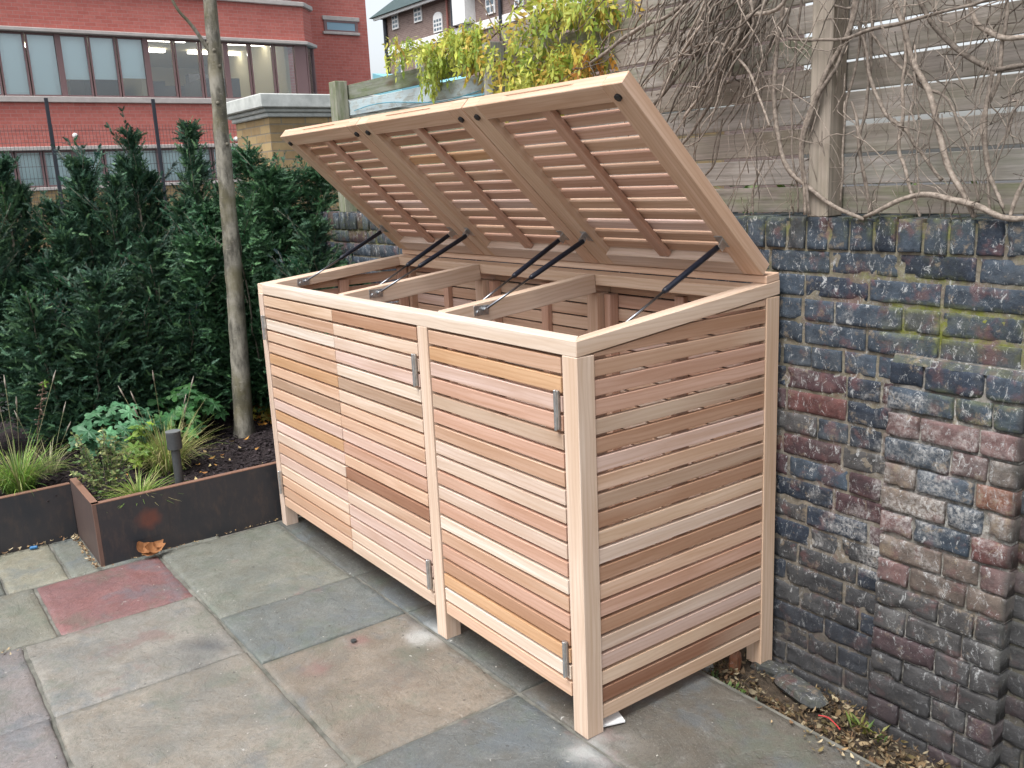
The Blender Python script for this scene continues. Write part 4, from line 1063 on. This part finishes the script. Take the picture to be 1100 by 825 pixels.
# path light
root = empty('path_light', (-2.47, -.43, .2), 'short dark grey cylindrical garden path light just inside the steel planter', 'garden light')
mb = MB(); mb.tube([(-2.47, -.43, .18), (-2.47, -.43, .455)], .0205, 20); mb.build('post', SHADOWGREY, root, smooth=False)
mb = MB(); c0 = Vector((-2.47, -.43, 0)); mb.tube([c0 + Vector((0, 0, z)) for z in (.448, .452, .530, .534)], [.031, .034, .034, .031], 28); mb.build('head', SHADOWGREY, root)
mb = MB(); mb.tube([c0 + Vector((0, 0, z)) for z in (.5345, .5375)], [.035, .035], 28); mb.build('cap', m_plain('cap_grey', (.16, .17, .17), .4), root)

# ================================================================== SMALL DEBRIS
def leaf3(mb, p, s, col, curl=.4, asp=.55, yaw=None, tilt=None):
    a = R.uniform(0, 6.28) if yaw is None else yaw; n = 6
    tl = tilt or Vector((R.gauss(0, .35), R.gauss(0, .35), 1)); nz = Vector(tl).normalized(); u = Vector((Cs(a), S(a), 0)); u = (u - nz * u.dot(nz)).normalized(); w = nz.cross(u); p = Vector(p)
    vs = []; fs = []
    for i in range(n + 1):
        t = i / n; ww = s * asp * .5 * math.sin(math.pi * min(.98, max(.03, t)) ** .8); c = s * (t - .5)
        zc = curl * s * ((t - .5) ** 2) * 2
        vs += [p + u * c - w * ww + nz * (zc + curl * ww * .8), p + u * c + nz * zc, p + u * c + w * ww + nz * (zc + curl * ww * .8)]
    for i in range(n):
        for k in (0, 1): b = i * 3 + k; fs.append((b, b + 1, b + 4, b + 3))
    mb.add(vs, fs, col)
# large curled leaf at planter
mb = MB()
for i, (dx, dy, s, a, cu) in enumerate(((0, 0, .105, .9, .6), (.015, .02, .09, 1.5, .75), (-.01, -.03, .075, .4, .7), (.0, .035, .06, 2.2, .8))):
    leaf3(mb, (-2.345 + dx * .5, -.632 + dy, .026 + .006 * i), s, (.30, .135, .055), cu, .7, a, Vector((.75, .1 * i - .1, 1)))
tag(mb.build('dead_leaf', LITTER, loc=(-2.34, -.63, 0), smooth=True), 'big curled brown dead leaf lying against the planter', 'leaf')
# blue scrap
mb = MB(); mb.beam((-2.83, -1.045, .011), (.2, 1, 0), (1, -.2, .1), (0, 0, 1), .035, .018, .014); tag(mb.build('litter_scrap', m_plain('blue_plastic', (.03, .16, .36), .4), loc=(-2.83, -1.04, 0), bevel=.004), 'small blue plastic scrap under the left planter', 'litter')
mb = MB(); pth = smooth_path([(.30, .70, -.066), (.33, .705, -.058), (.36, .70, -.062), (.38, .695, -.068)], 4, .006); mb.tube(pth, .0022, 6); tag(mb.build('litter_scrap', m_plain('red_plastic', (.45, .05, .05), .4), loc=(.34, .70, -.06)), 'thin red plastic strip among the dry leaves by the wall', 'litter')
# leaf litter along the wall foot
lt = MB(); LC = [(.30, .20, .10), (.22, .13, .07), (.40, .30, .18), (.14, .09, .05), (.46, .38, .25), (.18, .14, .06)]
for i in range(3200):
    x = R.uniform(-.12, 1.1); y = .545 + (.32) * R.random() ** 1.1
    if x > .38 and y > .80: continue
    if y > .70 and x < .22 and R.random() < .7: continue
    z = -.068 - .030 * max(0, min(1, (x + .02) * 6)) + R.uniform(.004, .026); k = R.uniform(.6, 1.25)
    leaf3(lt, (x, y, z), R.choice([R.uniform(.006, .02), R.uniform(.008, .024), R.uniform(.015, .034)]), tuple(v * k * .55 for v in R.choice(LC)), R.uniform(.2, .9), R.uniform(.15, .6), None, Vector((R.gauss(0, .7), R.gauss(0, .7), 1)))
for i in range(60):
    x = R.uniform(.2, 1.2); leaf3(lt, (x, .52 - abs(R.gauss(0, .03)), .012), R.uniform(.01, .025), R.choice(LC), .5, .4)
tag(lt.build('leaf_litter', LITTER, smooth=True), 'dry brown leaf litter collected along the foot of the wall', 'leaf litter', kind='stuff')
l2 = MB()
for i in range(170):
    if R.random() < .5: x, y = -2.86 + R.uniform(0, .03), R.uniform(-1.7, -.85)
    else: x, y = R.uniform(-2.86, -2.35), -.852 - abs(R.gauss(0, .012))
    leaf3(l2, (x, y, .010 + R.uniform(0, .008)), R.uniform(.010, .026), R.choice(LC[:5]), .6, .4)
for i in range(60): x = -2.37 + abs(R.gauss(0, .012)); leaf3(l2, (x, R.uniform(-.84, 0), .010), R.uniform(.006, .018), R.choice(LC), .6, .4)
for i in range(70): leaf3(l2, (R.uniform(-3.2, -2.42), R.uniform(-.8, .5), .225 + R.uniform(0, .01)), R.uniform(.012, .04), R.choice([(.42, .22, .06), (.4, .3, .16), (.3, .14, .05), (.5, .4, .2)]), .5, .5)
for i in range(26): leaf3(l2, (R.uniform(-3.5, -3.3), R.uniform(.3, .5), .225 + R.uniform(0, .02)), R.uniform(.02, .04), (.5, .24, .05), .5, .5)
for i in range(60): leaf3(l2, (-1.78 + R.gauss(0, .025), -1.35 + R.gauss(0, .08), .008), R.uniform(.006, .016), R.choice(LC[2:5]), .5, .4)
tag(l2.build('leaf_litter', LITTER, smooth=True), 'scattered dry leaf scraps along the planters and in the bed', 'leaf litter', kind='stuff')
pb = MB()
for i in range(70):
    x, y = R.uniform(-2.2, .6), R.uniform(-1.3, .2); k = R.uniform(.3, 1); s = R.uniform(.002, .006)
    chip(pb, x, y, .006, s, (.5 * k, .48 * k, .44 * k), .5)
tag(pb.build('grit', LITTER), 'tiny grit and crumbs scattered on the flagstones', 'grit', kind='stuff')
# weeds at the wall
root = empty('weed', (.42, .76, -.1), 'small green weed growing from dry leaves at the wall foot', 'weed', None); wl = MB()
for i in range(30):
    a = R.uniform(0, 6.28); p = Vector((.42 + R.gauss(0, .03), .77 + R.gauss(0, .015), -.09)); d = Vector((Cs(a) * .7, S(a) * .7, R.uniform(.5, 1.5))).normalized(); s2 = d.cross(Vector((0, 0, 1))).normalized(); l = R.uniform(.03, .075)
    wl.add([p, p + d * l * .5 + s2 * .005, p + d * l + Vector((0, 0, -.01)), p + d * l * .5 - s2 * .005], [(0, 1, 2, 3)], R.choice([(.12, .17, .03), (.2, .2, .05), (.08, .14, .03)]))
wl.build('leaves', LEAF, root)
root = empty('weed', (-.01, .56, -.07), 'low green weed beside the paving edge under the back post', 'weed', None); wl = MB()
for i in range(50):
    a = R.uniform(0, 6.28); p = Vector((-.005 + R.gauss(0, .05), .59 + R.gauss(0, .02), -.06)); d = Vector((Cs(a), S(a), R.uniform(.2, 1.2))).normalized(); s2 = d.cross(Vector((0, 0, 1))).normalized(); l = R.uniform(.015, .04)
    wl.add([p, p + d * l * .5 + s2 * .005, p + d * l, p + d * l * .5 - s2 * .005], [(0, 1, 2, 3)], R.choice([(.08, .14, .03), (.12, .18, .05), (.05, .1, .04)]))
wl.build('leaves', LEAF, root)
# broken stone and brick pieces
def rock(name, x, y, z, sx, sy, sz, rot, mat, tint, label, cat):
    mb = MB(); vs = []; fs = []; N, M_ = 10, 6
    for j in range(M_ + 1):
        for i in range(N):
            a = 6.28 * i / N; b = math.pi * j / M_; v = Vector((Cs(a) * S(b), S(a) * S(b), Cs(b)))
            v = Vector([math.copysign(abs(c) ** .55, c) for c in v]); v *= 1 + .16 * mn.noise(v * 1.7 + Vector((x * 9, y * 9, 0)))
            q = Vector((v.x * sx, v.y * sy, v.z * sz)); q = Matrix.Rotation(rot, 3, 'Z') @ q; vs.append((x + q.x, y + q.y, z + q.z))
    for j in range(M_):
        for i in range(N): i2 = (i + 1) % N; fs.append((j * N + i, (j + 1) * N + i, (j + 1) * N + i2, j * N + i2))
    mb.add(vs, fs, tint, (.15, .1, .1)); tag(mb.build(name, mat, loc=(x, y, z), smooth=False), label, cat)
rock('stone_piece', .16, .79, -.075, .11, .045, .022, -.25, BRICK, (.06, .065, .07), 'flat dark slate piece lying between the back post and the wall foot', 'stone')
rock('brick_piece', -.055, .72, -.045, .018, .03, .045, .4, BRICK, (.30, .11, .05), 'broken orange brick piece standing beside the back post', 'brick')
rock('stone_piece', .02, .82, -.07, .07, .03, .022, .3, BRICK, (.05, .052, .055), 'dark stone fragment tight against the wall behind the back post', 'stone')
rock('stone_piece', -.11, .64, -.06, .025, .02, .02, .9, BRICK, (.25, .27, .26), 'small pale stone fragment under the side panel near the back post', 'stone')
mb = MB(); mb.tube([(-.995, -.27, .004), (-.995, -.27, .010)], .011, 16); mb.tube([(-.995, -.27, .0101), (-.995, -.27, .0125)], .005, 8); tag(mb.build('ground_stud', SHADOWGREY, loc=(-.995, -.27, 0)), 'small round metal stud set in a flagstone', 'stud')

# ================================================================== RED BRICK BUILDING
rb = empty('red_brick_building', (-21, 4, -.21), 'long red brick building with window bands behind the yews', 'building')
X0 = -20.0
mb = MB()
yS, yE = -16.0, 8.35
def wallseg(z0, z1, x=X0, y0=yS, y1=yE): mb.box(x - .3, x, y0, y1, z0, z1, axis=1)
# solid bands: z ranges between window bands (upper 3.68..5.0 ; lower 1.86..2.62 ; top 5.98..7.3)
ch = .45
def band(z0, z1):
    wallseg(z0, z1)
    vs = [(X0, yE, z0), (X0 - ch, yE + ch * .9, z0), (X0 - ch - .3, yE + ch * .9, z0), (X0 - .3, yE, z0)]; vs += [(a, b, z1) for a, b, _ in vs]
    mb.add(vs, [(0, 1, 5, 4), (1, 2, 6, 5), (2, 3, 7, 6), (3, 0, 4, 7), (4, 5, 6, 7), (3, 2, 1, 0)])
    mb.box(-22, X0 - ch - .001, yE + ch * .9 - .3, yE + ch * .9, z0, z1)
band(2.66, 3.62); band(5.05, 5.90); band(7.3, 9.5)
mb.box(-22.3, -22, 8.0, 11.15, -.21, 9.5); mb.box(-30, -22.3, 10.85, 11.15, -.21, 9.5); mb.box(-30.3, -22.3, yS, yS + .3, -.21, 9.5)
mb.build('brick_wall', RED, rb)
mb = MB(); wallseg(-.1, 1.80); mb.box(-22, X0 - .301, yE - .3, yE, -.21, 1.8); mb.build('plinth', STOCK, rb)
mb = MB()
for z0, z1, pr_ in ((3.60, 3.72, .07), (5.0, 5.075, .12), (2.62, 2.70, .10), (1.79, 1.86, .06), (5.88, 5.98, .08), (7.26, 7.34, .1)):
    mb.box(X0 - .3, X0 + pr_, yS, yE + .02, z0, z1); 
    vs = [(X0 + pr_, yE + .021, z0), (X0 - ch + pr_ * .7, yE + ch * .9 + pr_ * .7, z0), (X0 - ch - .3, yE + ch * .9 + pr_ * .7, z0), (X0 - .3, yE + .021, z0)]; vs += [(a, b, z1) for a, b, _ in vs]
    mb.add(vs, [(0, 1, 5, 4), (1, 2, 6, 5), (2, 3, 7, 6), (3, 0, 4, 7), (4, 5, 6, 7), (3, 2, 1, 0)])
mb.build('sill_band', CONC, rb, bevel=.01)
# room shells
mb = MB()
for z0, z1 in ((3.66, 5.06), (1.83, 2.68), (5.93, 7.3)):
    mb.box(-27.0, X0 - .32, yS + .31, 8.0, z0 - .05, z0, (.5, .5, .5)); mb.box(-27.0, X0 - .32, yS + .31, 8.0, z1 + .2, z1 + .25); mb.box(-27.1, -27.0, yS + .31, 8.0, z0, z1 + .2)
    mb.box(-27, X0 - .4, 7.95, 8.05, z0, z1 + .2)
for y in (4.5, 1.2, -3, -7): mb.box(-27, X0 - .5, y, y + .1, 3.66, 5.26)
mb.build('room_walls', ROOMW, rb)
mb = MB()
for i in range(9): y = -6 + i * 1.55 + R.uniform(-.3, .3); mb.box(-22.5 - R.random(), -21.2, y, y + R.uniform(.5, 1.1), 3.66, 3.66 + R.uniform(.4, .95))
mb.box(-24, -23.7, 6.6, 7.5, 3.66, 4.7); mb.box(-23, -22.9, 5.2, 6.2, 3.66, 4.3)
mb.build('furniture', ROOMD, rb)
mb = MB()
for y in (5.0, 5.62, 6.9, 7.6, 3.0, 1.5, -1, -3): 
    for xx in (-21.6, -23.4): mb.box(xx - .09, xx + .09, y - .33, y + .33, 5.18, 5.235)
mb.build('ceiling_light', LAMP, rb)
def window(y0, y1, z0, z1, blind=0, thick=.05, xw=X0):
    f = MB(); t = .035
    f.box(xw - .12, xw - .04, y0, y0 + t, z0, z1); f.box(xw - .12, xw - .04, y1 - t, y1, z0, z1); f.box(xw - .12, xw - .04, y0 + t + .001, y1 - t - .001, z0, z0 + t); f.box(xw - .12, xw - .04, y0 + t + .001, y1 - t - .001, z1 - t, z1)
    w = f.build('window', FRAME, rb)
    p = MB(); p.box(xw - .088, xw - .080, y0 + t + .001, y1 - t - .001, z0 + t + .001, z1 - t - .001); p.build('pane', GLASS, w)
    if blind:
        b = MB(); zb_ = z1 - (z1 - z0) * blind; b.box(xw - .17, xw - .165, y0 + .01, y1 - .01, zb_, z1 - .01); b.build('blind', BLIND, w)
ys = [-7.2, -6.6, -6.0, -5.4, -4.8, -4.2, -3.6, -3.0, -2.45, -1.9, -1.3, -.75, -.15, .45, 1.03, 1.615, 2.149, 2.773, 3.365, 3.938, 4.558, 5.173, 5.765, 6.356, 6.935, 7.535, 8.12]
bl_ = {2.773: 1, 2.149: 1, 1.615: 1, 3.365: .70, 3.938: .70, 1.03: 1, .45: 1}
for a, b in zip(ys[:-1], ys[1:]):
    bd = 0
    if b <= 2.78: bd = .985 if b > 0 else R.choice([.98, .98, .6])
    elif b <= 4.56: bd = {3.365: .71, 3.938: .70, 4.558: .67}.get(b, 0)
    window(a + .012, b - .012, 3.725, 4.995, bd)
    window(a + .012, b - .012, 1.865, 2.615, .985)
    if a > 2: window(a + .012, b - .012, 5.985, 7.25, R.choice([.5, .9, .7]))
# mullion posts thick, corner window
for y in (2.773, 4.558, 6.356, 8.12, .45, -1.3):
    for za, zb_ in ((3.722, 4.998), (1.862, 2.618)):
        mb = MB(); mb.box(X0 - .14, X0 - .02, y - .055, y + .055, za, zb_); mb.build('mullion', FRAME, rb)
mb = MB(); mb.box(X0 - .14, X0 - .02, 8.176, yE, 3.722, 4.998); mb.build('mullion', FRAME, rb)
f = MB(); A = Vector((X0 - .05, yE + .01, 0)); B = Vector((X0 - ch - .02, yE + ch * .9 - .02, 0)); dd = (B - A).normalized(); nn = Vector((dd.y, -dd.x, 0)); 
for z0, z1 in ((3.725, 4.995),):
    mid_ = (A + B) / 2; Lc = (B - A).length
    for s in (-1, 1): f.beam(mid_ + dd * s * (Lc / 2 - .03) + Vector((0, 0, (z0 + z1) / 2)), (0, 0, 1), dd, nn, z1 - z0, .06, .08)
cw = f.build('window', FRAME, rb)
p = MB()
for z0, z1 in ((3.725, 4.995),): p.beam(mid_ + Vector((0, 0, (z0 + z1) / 2)), (0, 0, 1), dd, nn, z1 - z0, Lc - .1, .01)
p.build('pane', GLASS, cw)
# small high window in the plain wall
sm_ = MB(); sm_.box(-22, -21.94, 9.80, 10.90, 5.98, 6.09); sm_.box(-22, -21.92, 9.78, 10.88, 5.62, 5.69); sm_.build('sill', CONC, rb, bevel=.008)
f = MB(); f.box(-22, -21.96, 9.84, 9.92, 5.691, 5.979); f.box(-22, -21.96, 10.76, 10.84, 5.691, 5.979); f.box(-22, -21.96, 9.921, 10.759, 5.691, 5.735); f.box(-22, -21.96, 9.921, 10.759, 5.93, 5.979); sw_ = f.build('window', FRAME, rb)
p = MB(); p.box(-21.999, -21.975, 9.921, 10.759, 5.736, 5.929); p.build('pane', m_plain('sky_painted_glass', (.22, .36, .45), .12), sw_)  # opaque pane, sky reflection painted as its blue base colour
# wall lamps on the facade
for y_, z_ in ((2.83, 2.92), (6.35, 2.80)):
    mb = MB(); mb.tube([(X0, y_, z_), (X0 + .05, y_, z_), (X0 + .10, y_, z_ - .01), (X0 + .12, y_, z_ - .012)], [.05, .055, .04, .01], 12); mb.build('wall_lamp', WHITE, rb, smooth=True)
mb = MB(); mb.box(-30, -20.3, yS, 8.3, 9.4, 9.6); mb.build('roof', SLATE, rb)

# MESH SECURITY FENCE
mf = empty('mesh_fence', (-15, 1, -.21), 'dark welded mesh security fence in front of the red brick building', 'fence')
for i in range(12):
    y = -8.63 + i * 1.685
    mb = MB(); mb.box(-15.03, -14.97, y - .025, y + .025, -.21, 3.22); mb.build('fence_post', DARKFR, mf)
mb = MB()
y = -8.6
while y < 9.9: mb.box(-15.036, -15.031, y - .0022, y + .0022, 0, 2.80); y += .055
z = .05
while z < 2.82: mb.box(-15.045, -15.037, -8.63, 9.9, z - .003, z + .003); z += .19
mb.build('wire_mesh', WIRE, mf)

# ================================================================== BROWN BRICK BUILDING
bb = empty('brown_brick_building', (-30, 24, -.21), 'brown brick villa with white sash windows and dark slate roof in the distance', 'building')
mb = MB(); mb.box(-37.05, -21.5, 20, 30, -.21, 8.98); mb.build('brick_wall', BROWNB, bb)
mb = MB(); rz = 8.98
vs = [(-37.5, 19.5, rz), (-21.1, 19.5, rz), (-21.1, 30.5, rz), (-37.5, 30.5, rz), (-34.2, 25, rz + 4.2), (-24.5, 25, rz + 4.2)]
mb.add(vs, [(0, 1, 5, 4), (1, 2, 5), (2, 3, 4, 5), (3, 0, 4), (3, 2, 1, 0)]); mb.build('roof', SLATE, bb)
mb = MB(); mb.box(-37.3, -21.3, 19.62, 19.72, rz - .12, rz - .002); mb.build('gutter', WHITE, bb)
mb = MB(); mb.box(-36.9, -21.5, 19.93, 19.999, 7.28, 7.62); mb.build('string_course', WHITE, bb, bevel=.02)
mb = MB(); mb.tube([(-36.75, 19.9, -.21), (-36.75, 19.9, 8.9)], .09, 8); mb.build('drainpipe', DARKFR, bb)
mb = MB(); mb.tube([(-27.75, 19.9, -.21), (-27.75, 19.9, 8.9)], .07, 8); mb.build('drainpipe', DARKFR, bb)
mb = MB(); mb.tube([(-31.45, 19.9, -.21), (-31.45, 19.9, 8.9)], .05, 8); mb.build('drainpipe', m_plain('red_pipe', (.25, .09, .07), .6), bb)
def sash(x0, x1, z0, z1, arch=0, bars=(2, 3), dark=False):
    f = MB(); y = 19.94
    f.box(x0, x1, y, y + .05, z0, z1)
    if arch:
        n = 8; vs = [(x0, y, z1), (x1, y, z1)] + [((x0 + x1) / 2 + (x1 - x0) / 2 * Cs(math.pi * k / n), y, z1 + arch * S(math.pi * k / n)) for k in range(1, n)]
        vs2 = [(a, b + .05, c) for a, b, c in vs]; m_ = len(vs); f.add(vs + vs2, [tuple([0, 1] + list(range(2, m_))), tuple(reversed([m_, m_ + 1] + list(range(m_ + 2, 2 * m_))))])
    w = f.build('window', WHITE, bb)
    p = MB(); bx, bz = bars; gx = .07
    for i in range(bx):
        for j in range(bz):
            a0 = x0 + gx + (x1 - x0 - gx) * i / bx; a1 = x0 + (x1 - x0 - gx) * (i + 1) / bx; c0 = z0 + gx + (z1 - z0 - gx) * j / bz; c1 = z0 + (z1 - z0 - gx) * (j + 1) / bz
            p.box(a0, a1, y - .012, y - .002, c0, c1)
    p.build('pane', m_plain('old_pane', (.10, .14, .17), .15), w)
sash(-36.15, -35.6, 8.32, 8.93); sash(-34.2, -33.55, 8.32, 8.93)
sash(-32.65, -31.95, 7.68, 8.25, .22, (3, 3)); sash(-27.9 + 1.0, -26.35, 7.75, 8.7, 0, (2, 4)); sash(-28.75, -28.15, 7.78, 8.9, 0, (2, 4)); sash(-25.2, -24.5, 7.75, 8.6, 0, (2, 4))
sash(-36.1, -35.55, 6.3, 7.0, 0, (1, 1)); sash(-34.3, -33.75, 6.3, 7.0, 0, (1, 1)); sash(-30.5, -29.5, 6.35, 7.1, 0, (4, 3)); sash(-32.3, -31.7, 6.5, 7.1, 0, (2, 3)); sash(-25.5, -24.6, 6.1, 7.0, 0, (3, 3)); sash(-22.9, -22.2, 6.1, 7.0, 0, (3, 3))
mb = MB(); mb.box(-30.45, -29.55, 19.5, 19.999, 7.63, 8.97); mb.build('bay', WHITE, bb); mb = MB(); mb.box(-31.05, -30.6, 19.8, 19.999, 7.7, 8.97); mb.build('dark_panel', DARKFR, bb)
# pale blue sheeted roof between the buildings
mb = MB(); mb.add([(-19.75, 10, 4.36), (-18.3, 10, 4.02), (-18.3, 13, 4.02), (-19.75, 13, 4.36), (-19.75, 10, -.21), (-18.3, 10, -.21), (-18.3, 13, -.21), (-19.75, 13, -.21)], [(0, 1, 2, 3), (4, 5, 1, 0), (5, 6, 2, 1), (6, 7, 3, 2), (7, 4, 0, 3)])
tag(mb.build('shed', BLUEP, loc=(-19, 11, -.21)), 'pale blue sheeted shed between the red and brown buildings', 'shed')

# ================================================================== LIGHT AND CAMERA
w = bpy.data.worlds.new('World'); scene.world = w; w.use_nodes = True; nt = w.node_tree
bg = nt.nodes['Background']; sky = nt.nodes.new('ShaderNodeTexSky'); sky.sky_type = 'NISHITA'; sky.sun_disc = False
EL, AZ = math.radians(61), math.radians(166)   # compass-like: direction the light comes FROM, measured from +Y clockwise
sky.sun_elevation = EL; sky.sun_rotation = AZ; sky.air_density = 1.0; sky.dust_density = 4.0; sky.ozone_density = 1
hs = nt.nodes.new('ShaderNodeHueSaturation'); hs.inputs['Saturation'].default_value = .30; hs.inputs['Value'].default_value = 1.0
nt.links.new(sky.outputs[0], hs.inputs['Color']); nt.links.new(hs.outputs[0], bg.inputs[0]); bg.inputs[1].default_value = .145
sd = bpy.data.lights.new('sun', 'SUN'); sd.energy = 1.35; sd.angle = math.radians(25); sd.color = (1, .985, .965)
so = bpy.data.objects.new('sun', sd); COL.objects.link(so)
dirv = Vector((S(AZ) * Cs(EL), Cs(AZ) * Cs(EL), S(EL)))
so.rotation_euler = dirv.to_track_quat('Z', 'Y').to_euler(); so.location = (0, -3, 8)

F, YAW, PIT, ROL = 972.17, .9487, .2223, -.0457
fw = Vector((-S(YAW) * Cs(PIT), Cs(YAW) * Cs(PIT), -S(PIT))); rt = Vector((Cs(YAW), S(YAW), 0)); up = rt.cross(fw)
r2 = rt * Cs(ROL) + up * S(ROL); u2 = -rt * S(ROL) + up * Cs(ROL)
cd = bpy.data.cameras.new('camera'); co = bpy.data.objects.new('camera', cd); COL.objects.link(co)
M = Matrix((r2, u2, -fw)).transposed().to_4x4(); M.translation = Vector((1.832, -1.5286, 1.6372)); co.matrix_world = M
cd.sensor_width = 36; cd.lens = F / 1100 * 36; cd.shift_x = -.43 / 1100; cd.shift_y = -2.81 / 1100; cd.clip_start = .05; cd.clip_end = 500
scene.camera = co
vs_ = scene.view_settings; vs_.view_transform = 'Standard'; vs_.look = 'None'; vs_.gamma = 1; vs_.exposure = .98; vs_.use_curve_mapping = False
scene.render.engine = 'CYCLES'; scene.cycles.use_denoising = True; scene.cycles.max_bounces = 8; scene.cycles.transparent_max_bounces = 8
